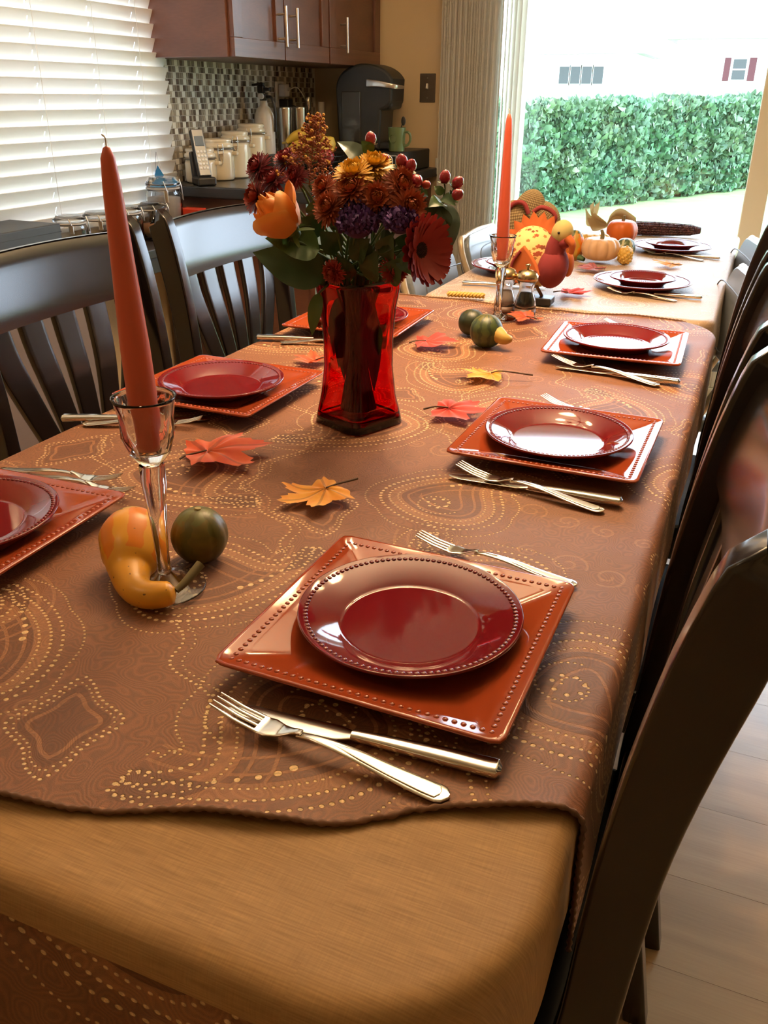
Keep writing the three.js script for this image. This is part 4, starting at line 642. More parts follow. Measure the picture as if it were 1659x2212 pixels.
{
  const t = (px, py) => onY(px, py, CLOTH + 0.004), sq = [[0.256, -0.650], [0.282, -1.206], [0.274, -1.792]], where = ['beside the fork and knife by the tan cloth edge', 'in front of the middle chair on the floor side', 'in front of the third chair on the floor side'];
  const GS = 'orange square charger plates', GR = 'dark red beaded salad plates';
  sq.forEach(([x, z], i) => {
    plate('charger_plate', 'orange square charger plate ' + where[i], GS, squareGeo, squareBeads, charM, [x, CLOTH + 0.0016, z], i === 2 ? 0.03 : -0.015);
    plate('salad_plate', 'dark red round plate on the charger ' + where[i].replace('in front of', 'before').replace(' on the floor side', ', floor side').replace('beside the fork and knife by', 'by'), GR, roundGeo, roundBeads, plateM, [x + [0, -0.002, -0.005][i], CLOTH + 0.0106, z + [-0.006, 0.003, -0.012][i]]);
  });
  const lw = ['at the setting beside the yellow crookneck gourd', 'behind the tall near candle', 'behind the red flower vase'];
  [[-0.303, -0.643], [-0.315, -1.222], [-0.294, -1.766]].forEach(([x, z], i) => {
    plate('charger_plate', 'orange square charger plate ' + lw[i], GS, squareGeo, squareBeads, charM, [x, CLOTH + 0.0016, z], [0.02, -0.01, 0.03][i]);
    plate('salad_plate', 'dark red round plate on the charger ' + lw[i], GR, roundGeo, roundBeads, plateM, [x, CLOTH + 0.0106, z]);
  });
  const dw = ['beside the pale pumpkin', 'next to the dried corn cob', 'between the turkey and the folding chairs', 'behind the turkey figure'];
  [[0.228, -2.532], [0.237, -3.22], [-0.16, -2.62], [-0.15, -3.2]].forEach(([x, z], i) => {
    plate('dinner_plate', 'large dark red round plate ' + dw[i], 'large dark red plates on the far table', dinnerGeo, dinnerBeads, plateM, [x, TOP + 0.0025, z]);
    plate('salad_plate', 'small dark red plate stacked on the large plate ' + dw[i], 'small stacked plates on the far table', saladGeo, saladBeads, plateM, [x, TOP + 0.0105, z]);
  });
  // forks and knives, tip and handle end
  knife('steel table knife under the fork nearest the tan cloth', t(497, 1528), t(1033, 1658)); fork('large steel fork nearest the tan cloth edge', t(468, 1538), t(970, 1720), CLOTH);
  fork('steel fork lying beyond the charger nearest the tan cloth', t(903, 1172), t(1246, 1262), CLOTH);
  knife('steel table knife beside the middle setting on the floor side', t(970, 1025), t(1325, 1085)); fork('steel fork before the middle charger on the floor side', t(990, 1020), t(1305, 1102));
  fork('steel fork lying beyond the middle charger on the floor side', t(1172, 868), t(1395, 930));
  knife('steel table knife before the third charger on the floor side', t(1200, 790), t(1437, 824)); fork('steel fork before the third charger on the floor side', t(1195, 782), t(1430, 832));
  fork('steel fork lying beyond the third charger on the floor side', t(1305, 700), t(1465, 731));
  const far = (px, py) => onY(px, py, TOP + 0.004);
  knife('steel table knife before the plate beside the pale pumpkin', far(1322, 628), far(1460, 640), TOP); fork('steel fork before the plate beside the pale pumpkin', far(1312, 630), far(1455, 648), TOP);
  fork('steel fork before the plate next to the corn cob', far(1388, 546), far(1520, 562), TOP); knife('steel table knife before the plate next to the corn cob', far(1400, 546), far(1518, 556), TOP);
  // the window side: handles towards the chairs
  fork('steel fork above the charger beside the crookneck gourd', t(262, 1046), t(40, 1017)); fork('steel fork half under the charger beside the crookneck gourd', t(288, 1075), t(80, 1030));
  fork('steel fork in front of the charger behind the near candle', t(437, 918), t(250, 915)); knife('steel table knife in front of the charger behind the near candle', t(452, 905), t(235, 906));
  fork('steel fork in front of the charger behind the vase', t(800, 745), t(606, 738)); knife('steel table knife in front of the charger behind the vase', t(790, 736), t(604, 732));
  knife('steel table knife before the plate between turkey and folding chairs', far(1180, 622), far(986, 612), TOP);
}
// ---------------------------------------------------------------- candles, vase, seasonal things
const T = (px, py) => onY(px, py, CLOTH), TF = (px, py) => onY(px, py, TOP + 0.001);
{
  const crystal = mat('#ffffff', 0.0, { transmission: 1, thickness: 0.02, ior: 1.52 }), wax = mat([0.62, 0.105, 0.05], 0.42, { clearcoat: 0.2, clearcoatRoughness: 0.4 });
  const cup = (r, y0, y1) => { const seg = 48, pf = [[0.0, 0], [0.010, 0.0], [0.020, 0.012], [0.0262, 0.03], [0.0268, 0.05], [0.0295, 0.066], [0.0312, 0.07], [0.0290, 0.07], [0.0272, 0.066], [0.0235, 0.05], [0.0225, 0.032], [0.0150, 0.016], [0.0125, 0.014], [0, 0.014]]; return gridGeo(seg, pf.length - 1, (u, v, i, j) => { let [r2, y] = pf[j]; const cut = j > 1 && j < 5 ? 1 - 0.055 * Math.abs(Math.sin(u * Math.PI * 12 + (j - 2) * Math.PI / 2)) : 1; r2 *= cut; return [r2 * Math.cos(u * 6.28318), y0 + y, -r2 * Math.sin(u * 6.28318)]; }, true); };
  const make = (label, clabel, base, h, lean, ch) => {
    const s = thing('candlestick', label, 'candlestick', [base.x, CLOTH + 0.002, base.z]), cy = h - 0.07;
    obj('foot', lathe([[0, 0.0], [0.0405, 0.0], [0.042, 0.0012], [0.041, 0.0026], [0.03, 0.0042], [0.014, 0.0085], [0.0075, 0.018], [0, 0.018]], 48), crystal, s);
    obj('stem', gridGeo(8, 6, (u, v) => { const r = prof([[0, 0.0072], [0.15, 0.0068], [0.55, 0.0088], [0.9, 0.0135], [1, 0.0128]])(v), a = u * 6.28318; return [r * Math.cos(a), lerp(0.0185, cy - 0.0005, v), -r * Math.sin(a)]; }), crystal, s);
    obj('cup', cup(0.03, cy, h), crystal, s);
    const c = thing('taper_candle', clabel, 'candle', [base.x, CLOTH + 0.002 + cy + 0.016, base.z]); c.rotation.z = lean[0]; c.rotation.x = lean[1];
    obj('wax', lathe([[0, 0], [0.0112, 0], [0.0116, 0.004], [0.0142, 0.055], [0.0138, 0.1], [0.0112, ch * 0.6], [0.0082, ch * 0.88], [0.0062, ch * 0.965], [0.003, ch * 0.995], [0, ch]], 24), wax, c);
    obj('wick', tube([[0, ch - 0.002, 0], [0.0004, ch + 0.006, 0], [-0.003, ch + 0.009, 0]], 0.0007, { seg: 6, n: 5 }), mat([0.7, 0.62, 0.5], 0.9), c);
  };
  const b1 = T(360, 1272), b2 = T(1075, 690);
  make('cut crystal candlestick between the yellow gourd and the green squash', 'tall orange red taper candle in the near candlestick', b1, 0.213, [0.035, -0.01], 0.275);
  make('cut crystal candlestick beside the salt and pepper mills', 'orange red taper candle in front of the vertical blind', b2, 0.19, [0.012, 0.0], 0.305);

  // red vase
  const L = T(682, 908), B = T(768, 942), Rr = T(868, 912), cx = (L.x + Rr.x) / 2, cz = (L.z + Rr.z) / 2;
  const ang = Math.atan2(-(B.z - L.z), B.x - L.x), red = mat('#ffffff', 0.0, { transmission: 1, thickness: 0.05, ior: 1.5, attenuationColor: new THREE.Color().setRGB(0.78, 0.006, 0.012), attenuationDistance: 0.0046 });
  const vh = 0.228, half = (y) => prof([[0, 0.0545], [0.06, 0.0525], [0.2, 0.0465], [0.4, 0.0425], [0.6, 0.0425], [0.8, 0.0455], [1, 0.0525]])(y / vh);
  const vp2 = []; for (let i = 0; i <= 24; i++) { const y = i / 24 * vh; vp2.push([half(y), y]); } for (let i = 24; i >= 1; i--) { const y = i / 24 * vh; vp2.push([half(y) - 0.004, y]); }
  const pf = [[0, 0], ...vp2, [0, 0.0085]];
  const rsq = (r, t) => { const c = Math.cos(t), s = Math.sin(t), e = 0.24; return [r * Math.sign(c) * Math.abs(c) ** e * (1 / (Math.max(Math.abs(c), Math.abs(s)) ** 0)), r * Math.sign(s) * Math.abs(s) ** e]; };
  const vase = thing('flower_vase', 'square flared red glass vase holding the autumn bouquet', 'vase', [cx, CLOTH + 0.0012, cz], ang);
  obj('glass', gridGeo(72, pf.length - 1, (u, v, i, j) => { const t = u * 2 * Math.PI, k = Math.round(u * 72) / 72; void k; const c = Math.cos(t), s = Math.sin(t), n = 7, q = (Math.abs(c) ** n + Math.abs(s) ** n) ** (-1 / n); return [pf[j][0] * q * c, pf[j][1], -pf[j][0] * q * s]; }, true), red, vase);
  void rsq;
  vase.userData.top = undefined; delete vase.userData.top;

  // ---- bouquet
  const VX = cx, VZ = cz, RIM = CLOTH + vh;
  const stemM = mat([0.055, 0.10, 0.03], 0.6), leafDark = mat([0.035, 0.075, 0.02], 0.42, { transmission: 0.12, thickness: 0 }), leafMid = mat([0.07, 0.14, 0.03], 0.45, { transmission: 0.2, thickness: 0 }), leafGrey = mat([0.09, 0.13, 0.09], 0.32, { transmission: 0.1, thickness: 0 });
  let stemNo = 0;
  const stemTo = (g, p, r = 0.002) => { const a = stemNo++ * 2.4, k = 0.026, e = V(VX + Math.cos(a) * k, CLOTH + 0.024, VZ + Math.sin(a) * k), m = V(VX - Math.cos(a) * 0.016 + (p.x - VX) * 0.16, RIM - 0.01, VZ - Math.sin(a) * 0.016 + (p.z - VZ) * 0.16); return obj('stem', tube([e, m, m.clone().lerp(p, 0.55).add(V(0, 0.012, 0)), p], r, { seg: 20, n: 6 }), stemM, g); };
  const at = (px, py, dz = 0) => onZ(px, py, VZ + dz);
  const flower = (name, label, p, dir, group) => { const g = thing(name, label, 'flower', [0, 0, 0], 0, group); const h = new THREE.Object3D(); h.position.copy(p); h.quaternion.setFromUnitVectors(V(0, 1, 0), V(...dir).normalize()); h.updateMatrix(); return [g, h.matrix]; };
  // petal: a strip along +x rising with curve; built about the y axis
  const petal = (len, w, rise, curl, a, y0, nv = 5, r0 = 0) => gridGeo(2, nv, (u, v) => { const s = (u - 0.5) * 2, x = r0 + len * v * Math.cos(rise * v), y = y0 + len * (Math.sin(rise) * v + curl * v * v), z = s * w * Math.sin(Math.PI * (0.12 + 0.8 * v)) ** 0.7, yy = y + 0.15 * w * s * s; return [x * Math.cos(a) - z * Math.sin(a), yy, -(x * Math.sin(a) + z * Math.cos(a))]; });
  const mum = (label, px, py, dz, r, dir, colors, group) => {
    const p = at(px, py, dz), [g, M4] = flower('chrysanthemum', label, p, dir, group);
    const layers = [[1.0, 0.05, -0.2, 30, 0], [1.0, 0.3, -0.18, 28, 0.03], [0.95, 0.55, -0.16, 26, 0.06], [0.86, 0.8, -0.14, 24, 0.08], [0.74, 1.02, -0.1, 20, 0.1], [0.62, 1.22, -0.06, 15, 0.12], [0.5, 1.42, 0, 9, 0.12]];
    layers.forEach(([k, rise, curl, n, y], li) => { const gs = []; for (let i = 0; i < n; i++) gs.push(petal(r * k * rnd(0.9, 1.06), r * 0.082, rise + rnd(-0.1, 0.1), curl, (i + (li % 2) / 2) / n * 6.283 + rnd(-0.06, 0.06), r * y)); obj('petal_ring', merge(gs).applyMatrix4(M4), colors[Math.min(colors.length - 1, Math.floor(li / 3))], g); });
    { const cb = []; for (let i = 0; i < 60; i++) { const k = Math.sqrt((i + 0.5) / 60), a = i * 2.39996; cb.push(petal(r * 0.16, r * 0.045, 1.1 - 0.5 * k, 0, a, r * (0.46 - 0.12 * k), 2, r * 0.24 * k)); } obj('centre', merge(cb).applyMatrix4(M4), colors[2], g); }
    obj('calyx', lathe([[0, -r * 0.25], [r * 0.16, -r * 0.2], [r * 0.3, 0], [0, r * 0.1]], 12).applyMatrix4(M4), leafMid, g);
    stemTo(g, p); return g;
  };
  const rust = [mat([0.30, 0.06, 0.016], 0.6, { transmission: 0.12, thickness: 0 }), mat([0.36, 0.075, 0.018], 0.6), mat([0.40, 0.11, 0.02], 0.6)], burg = [mat([0.20, 0.018, 0.028], 0.6, { transmission: 0.1, thickness: 0 }), mat([0.24, 0.02, 0.03], 0.6), mat([0.27, 0.035, 0.03], 0.6)], redRust = [mat([0.33, 0.035, 0.022], 0.6, { transmission: 0.1, thickness: 0 }), mat([0.38, 0.05, 0.025], 0.6), mat([0.4, 0.08, 0.03], 0.6)], gold = [mat([0.66, 0.36, 0.03], 0.6, { transmission: 0.15, thickness: 0 }), mat([0.7, 0.40, 0.035], 0.6), mat([0.72, 0.45, 0.05], 0.6)];
  const GM = 'chrysanthemums in the bouquet';
  mum('rust orange chrysanthemum under the yellow blooms in the vase', 761, 412, 0.065, 0.029, [0, 0.6, 0.8], rust, GM);
  mum('rust orange chrysanthemum right below the hypericum leaf', 815, 430, 0.06, 0.026, [0.3, 0.4, 0.85], rust, GM);
  mum('rust orange chrysanthemum beside the orange rose', 713, 452, 0.075, 0.027, [-0.2, 0.5, 0.85], rust, GM);
  mum('rust orange chrysanthemum above the purple statice by the gerbera', 866, 402, 0.04, 0.028, [0.6, 0.5, 0.6], rust, GM);
  mum('rust orange chrysanthemum just above the red gerbera', 882, 446, 0.055, 0.028, [0.7, 0.2, 0.6], rust, GM);
  mum('small rust chrysanthemum under the brown spray', 702, 408, 0.045, 0.022, [-0.2, 0.6, 0.7], rust, GM);
  mum('burgundy chrysanthemum at the outer window side of the bouquet', 562, 364, 0.03, 0.025, [-0.45, 0.45, 0.75], burg, GM);
  mum('red rust chrysanthemum above and behind the orange rose', 560, 428, 0.03, 0.029, [-0.55, 0.3, 0.75], redRust, GM);
  mum('burgundy chrysanthemum beneath the brown spray', 622, 350, 0.0, 0.026, [-0.3, 0.8, 0.4], burg, GM);
  mum('small crimson chrysanthemum between the burgundy blooms', 640, 383, 0.04, 0.02, [-0.2, 0.5, 0.8], burg, GM);
  mum('burgundy chrysanthemum half hidden over the orange rose', 595, 392, 0.03, 0.024, [-0.4, 0.6, 0.6], burg, GM);
  mum('dark rust chrysanthemum low under the red gerbera', 852, 583, 0.055, 0.022, [0.6, -0.1, 0.7], redRust, GM);
  mum('dark rust chrysanthemum low at the vase rim', 722, 588, 0.065, 0.02, [-0.3, -0.1, 0.9], redRust, GM);
  mum('golden yellow chrysanthemum in the middle of the bouquet', 766, 382, 0.05, 0.031, [-0.05, 0.85, 0.5], gold, GM);
  mum('golden yellow chrysanthemum beneath the hypericum berries', 808, 364, 0.02, 0.03, [0.15, 0.9, 0.35], gold, GM);
  mum('small golden chrysanthemum tucked behind the rust blooms', 824, 392, 0.02, 0.02, [0.3, 0.6, 0.6], gold, GM);
  // rose
  {
    const p = at(618, 484, 0.085), [g, M4] = flower('rose', 'orange yellow rose bloom on the window side of the bouquet', p, [-0.55, 0.72, 0.42]);
    const oM = mat([0.74, 0.26, 0.035], 0.5, { transmission: 0.22, thickness: 0 }), o2 = mat([0.78, 0.33, 0.06], 0.5, { transmission: 0.22, thickness: 0 });
    for (let i = 0; i < 12; i++) {
      const a = i * 2.35, k = i / 11, R = lerp(0.008, 0.0245, k), H = lerp(0.066, 0.05, k), spread = lerp(0.75, 1.25, k), wA = lerp(1.6, 1.0, k);
      obj('petal', gridGeo(10, 8, (u, v) => { const s = (u - 0.5) * 2, th = a + s * wA, edge = 1 - 0.36 * Math.abs(s) ** 1.6 - 0.015 * Math.sin(s * 9), y = H * v * edge, bulge = Math.sin(Math.PI * Math.min(1, v * lerp(0.84, 0.68, k) + 0.06)), rr = R * (0.28 + 0.85 * bulge) * (v > 0.6 ? 1 + (v - 0.6) * 1.5 * spread * k * k : 1) + 0.0006 * i; return [rr * Math.cos(th), y - 0.012, -rr * Math.sin(th)]; }).applyMatrix4(M4), i % 2 ? oM : o2, g);
    }
    obj('hip', lathe([[0, -0.026], [0.006, -0.024], [0.011, -0.014], [0.006, -0.006], [0, -0.004]], 12).applyMatrix4(M4), leafMid, g);
    for (let i = 0; i < 5; i++) obj('sepal', petal(0.03, 0.004, -0.3, -0.25, i * 1.256, -0.014, 5).applyMatrix4(M4), leafMid, g);
    stemTo(g, p.clone().add(V(0.006, -0.02, 0)), 0.0028);
  }
  // gerbera
  {
    const p = at(903, 540, 0.06), [g, M4] = flower('gerbera', 'large red gerbera daisy facing the floor side of the bouquet', p, [0.93, 0.08, 0.38]);
    const rm = mat([0.30, 0.016, 0.016], 0.5, { transmission: 0.18, thickness: 0 }), om = mat([0.33, 0.022, 0.018], 0.5);
    for (let L2 = 0; L2 < 2; L2++) for (let i = 0; i < 24; i++) obj('petal', petal(rnd(0.043, 0.049) - L2 * 0.004, 0.0072, 0.28 + L2 * 0.15 + rnd(-0.09, 0.09), 0.1, (i + L2 * 0.5) / 24 * 6.283, 0.002 + L2 * 0.002, 6, 0.005).applyMatrix4(M4), L2 ? om : rm, g);
    const eye = []; for (let i = 0; i < 130; i++) { const k = Math.sqrt((i + 0.5) / 130), a = i * 2.39996; eye.push(ball(0.0012, Math.cos(a) * k * 0.013, 0.006 + 0.003 * (1 - k), Math.sin(a) * k * 0.013, 5, 4)); }
    obj('eye', merge(eye).applyMatrix4(M4), mat([0.05, 0.022, 0.02], 0.8), g); obj('eye_base', lathe([[0, 0.0], [0.014, 0.001], [0.013, 0.005], [0, 0.008]], 20).applyMatrix4(M4), mat([0.1, 0.03, 0.02], 0.8), g);
    stemTo(g, p, 0.003);
  }
  // statice
  const violet = [mat([0.07, 0.018, 0.12], 0.75), mat([0.05, 0.012, 0.085], 0.75)];
  [[773, 486, 0.085, 0.026, 'rounded purple statice head in the middle of the bouquet'], [866, 482, 0.075, 0.021, 'purple statice head beside the red gerbera'], [775, 450, 0.06, 0.022, 'dark purple statice head under the rust blooms'], [845, 470, 0.06, 0.018, 'small dark purple statice head above the vase']].forEach(([px, py, dz, r, l], q) => {
    const p = at(px, py, dz), g = thing('statice', l, 'flower', [0, 0, 0], 0, 'purple statice in the bouquet'), gs = [];
    for (let i = 0; i < 190; i++) { const a = i * 2.39996, y = 1 - (i + 0.5) / 190 * 1.5, k = Math.sqrt(Math.max(0, 1 - y * y)), rr = r * rnd(0.85, 1.08); gs.push(gridGeo(2, 2, (u, v) => [(u - 0.5) * 0.0055, v * 0.006, 0.0018 * Math.cos((u - 0.5) * 5)]).rotateX(rnd(-1, 1)).rotateY(a).rotateZ(rnd(-0.8, 0.8)).translate(p.x + Math.cos(a) * k * rr, p.y + y * rr * 0.8, p.z + Math.sin(a) * k * rr)); }
    obj('floret_head', gs, violet[q > 1 ? 1 : 0], g); obj('core', ball(r * 0.86, 0, 0, 0).scale(1, 0.8, 1).translate(p.x, p.y, p.z), violet[1], g); stemTo(g, p);
  });
  // brown goldenrod spray
  {
    const g = thing('goldenrod_spray', 'feathery rust brown spray with yellow tips rising above the bouquet', 'flower'), tipM = mat([0.55, 0.30, 0.05], 0.8), brM = mat([0.26, 0.07, 0.02], 0.8), base = at(668, 400, 0.02), top = at(682, 254, -0.01);
    const tips = [], buds = [], twigs = [];
    for (let i = 0; i < 46; i++) {
      const k = i / 46, o = base.clone().lerp(top, k), L2 = lerp(0.062, 0.012, k ** 0.8), a = i * 2.4, e = o.clone().add(V(Math.cos(a) * L2 * 0.85, L2 * rnd(0.25, 0.55), Math.sin(a) * L2 * 0.8)), m = o.clone().lerp(e, 0.5).add(V(0, -0.003, 0));
      twigs.push(tube([o, m, e], 0.0006, { seg: 5, n: 4 }));
      for (let b = 0; b < 13; b++) { const t = 0.25 + b / 13 * 0.78, q = o.clone().lerp(e, t).add(V(rnd(-0.0035, 0.0035), rnd(-0.002, 0.0045), rnd(-0.0035, 0.0035))); (b > 9 && rnd() < 0.55 + 0.4 * k ? tips : buds).push(new THREE.IcosahedronGeometry(rnd(0.0013, 0.0024), 0).translate(q.x, q.y, q.z)); }
    }
    obj('twigs', twigs, brM, g); obj('buds', buds, brM, g); obj('yellow_tips', tips, tipM, g); stemTo(g, base); obj('main_stem', tube([base, top], 0.001, { seg: 4, n: 5 }), brM, g);
  }
  // hypericum berries
  const berryM = mat([0.34, 0.018, 0.035], 0.18, { clearcoat: 0.6, clearcoatRoughness: 0.1 }), berryO = mat([0.42, 0.06, 0.03], 0.25);
  const leafBlade = (base, tip, w, up, m, g, name = 'leaf', bend = 0.15) => {
    const d = tip.clone().sub(base), L2 = d.length(), sd = d.clone().cross(V(...up)).normalize(), nn = sd.clone().cross(d).normalize();
    return obj(name, gridGeo(6, 14, (u, v) => { const s = (u - 0.5) * 2, ww = w * 2.75 * v ** 0.6 * (1 - v) ** 1.1, o = base.clone().addScaledVector(d, v).addScaledVector(sd, s * ww).addScaledVector(nn, bend * L2 * Math.sin(Math.PI * v) - Math.abs(s) * -0.22 * ww + 0.03 * ww * Math.sin(v * 22)); return [o.x, o.y, o.z]; }), m, g, undefined);
  };
  const sprig = (label, root, berries, leaves) => {
    const g = thing('hypericum_sprig', label, 'berry sprig', [0, 0, 0], 0, 'hypericum berries in the bouquet'), R0 = at(...root);
    for (const [px, py, dz, k, ora] of berries) {
      const p = at(px, py, dz), r = 0.0078 * (k ?? 1), dir = p.clone().sub(R0).normalize(), qn = new THREE.Quaternion().setFromUnitVectors(V(0, 1, 0), dir), mm = new THREE.Matrix4().compose(p, qn, V(1, 1, 1));
      obj('berry', lathe([[0, -r], [r * 0.6, -r * 0.85], [r, -r * 0.1], [r * 0.9, r * 0.6], [r * 0.45, r * 1.15], [0, r * 1.32]], 16).applyMatrix4(mm), ora ? berryO : berryM, g);
      obj('twig', tube([R0, R0.clone().lerp(p, 0.5).add(V(0.002, 0.001, 0)), p.clone().addScaledVector(dir, -r * 0.9)], 0.0011, { seg: 8, n: 5 }), stemM, g);
      for (let i = 0; i < 4; i++) obj('sepal', petal(r * 1.25, r * 0.5, -0.2, 0.3, i * 1.57, -r * 0.9, 4).applyMatrix4(mm), leafMid, g);
    }
    for (const [a, b, w, up, m] of leaves) leafBlade(at(...a), at(...b), w, up, m, g);
    stemTo(g, R0, 0.0018); return g;
  };
  sprig('hypericum sprig with a single tall red berry', [806, 356, 0.0], [[801, 301, 0.0, 1.05], [830, 343, 0.01, 0.85, 1]], [[[804, 330, 0], [780, 304, 0.01], 0.010, [0.3, 0.2, 1], leafMid], [[806, 345, 0], [820, 330, 0], 0.006, [0, 0.3, 1], leafMid]]);
  sprig('hypericum sprig with a pair of red berries above the rust blooms', [876, 396, 0.01], [[868, 350, 0.02, 1.1], [887, 359, 0.02, 1.05], [898, 391, 0.03, 1.15], [920, 399, 0.02, 0.75, 1], [797, 352, 0.0, 0.7, 1]], [[[880, 380, 0.02], [824, 366, 0.05], 0.009, [0, 1, 0.4], leafDark], [[885, 400, 0.02], [925, 425, 0.0], 0.012, [0, 0.6, 1], leafMid], [[885, 405, 0.02], [905, 430, 0.03], 0.011, [0, 0.6, 1], leafMid]]);
  sprig('hypericum sprig of three red berries farthest out on the floor side', [955, 440, 0.0], [[961, 384, 0.0, 1.05], [988, 396, 0.0, 1.05], [987, 421, 0.01, 1.05]], [[[957, 425, 0], [985, 445, 0.02], 0.009, [0, 0.6, 1], leafMid], [[957, 420, 0], [938, 402, 0.0], 0.007, [0, 0.6, 1], leafMid], [[957, 440, 0.0], [925, 448, 0.03], 0.014, [0, 0.5, 1], leafMid], [[962, 440, 0.0], [965, 555, 0.02], 0.019, [0.6, 0.1, 1], leafGrey], [[955, 445, 0.01], [935, 510, 0.01], 0.024, [0.2, 0.2, 1], leafDark]]);
  // big leaves
  const bigLeaf = (label, a, b, w, up, m, bend) => { const g = thing('foliage_sprig', label, 'foliage', [0, 0, 0], 0, 'green foliage in the bouquet'), p0 = at(...a); leafBlade(p0, at(...b), w, up, m, g, 'leaf', bend); obj('midrib', tube([p0, p0.clone().lerp(at(...b), 0.5).add(V(0, 0.002, 0.002)), at(...b)], 0.0006, { seg: 6, n: 4 }), leafMid, g).visible = true; g.children.pop(); stemTo(g, p0); return g; };
  bigLeaf('broad dark green leaf reaching out low on the window side', [705, 600, 0.05], [545, 545, 0.085], 0.034, [0.1, 0.5, 1], leafDark, 0.05);
  bigLeaf('second green leaf tucked under the orange rose', [690, 540, 0.05], [572, 515, 0.09], 0.03, [0, 0.7, 1], leafMid, 0.1);
  bigLeaf('narrow green leaf drooping over the vase rim', [690, 632, 0.05], [674, 726, 0.055], 0.012, [0.2, 0.1, 1], leafMid, 0.1);
  bigLeaf('grey green glossy leaf standing above the yellow blooms', [792, 358, -0.02], [728, 306, -0.01], 0.017, [0.3, 0.8, 0.7], leafGrey, 0.12);
  const fillers = [[700, 500, 650, 470], [735, 540, 690, 500], [790, 560, 760, 500], [830, 560, 850, 505], [860, 560, 900, 500], [760, 600, 730, 545], [800, 605, 815, 540], [840, 610, 870, 555], [705, 560, 655, 545], [720, 610, 690, 570], [770, 560, 800, 515], [820, 520, 860, 530], [690, 470, 680, 430], [740, 500, 735, 455], [690, 590, 640, 580], [870, 540, 905, 600]];
  fillers.forEach(([x, y, x2, y2], i) => bigLeaf('dark inner leaf among the bouquet stems above the vase rim', [x, y, 0.02 + 0.012 * (i % 4)], [x2, y2, 0.035 + 0.012 * (i % 4)], 0.019, [0.2 * Math.sin(i), 0.3, 1], leafDark, 0.1));
  for (let i = 0; i < 9; i++) bigLeaf('dark wet leaf hanging down inside the red vase', [735 + i * 10, 640 + (i % 3) * 30, -0.012 + 0.012 * (i % 3)], [722 + i * 12, 770 + (i % 4) * 26, -0.014 + 0.013 * (i % 3)], 0.013, [0.5 * Math.sin(i * 2), 0, 1], leafDark, 0.06);
  for (let i = 0; i < 10; i++) { const g = thing('bare_stem', 'thin green stem standing among the bouquet stalks', 'foliage', [0, 0, 0], 0, 'bare stems in the bouquet'); stemTo(g, at(690 + i * 21, 505 + (i % 3) * 22, 0.015 + 0.02 * (i % 3)), 0.0016); }
}
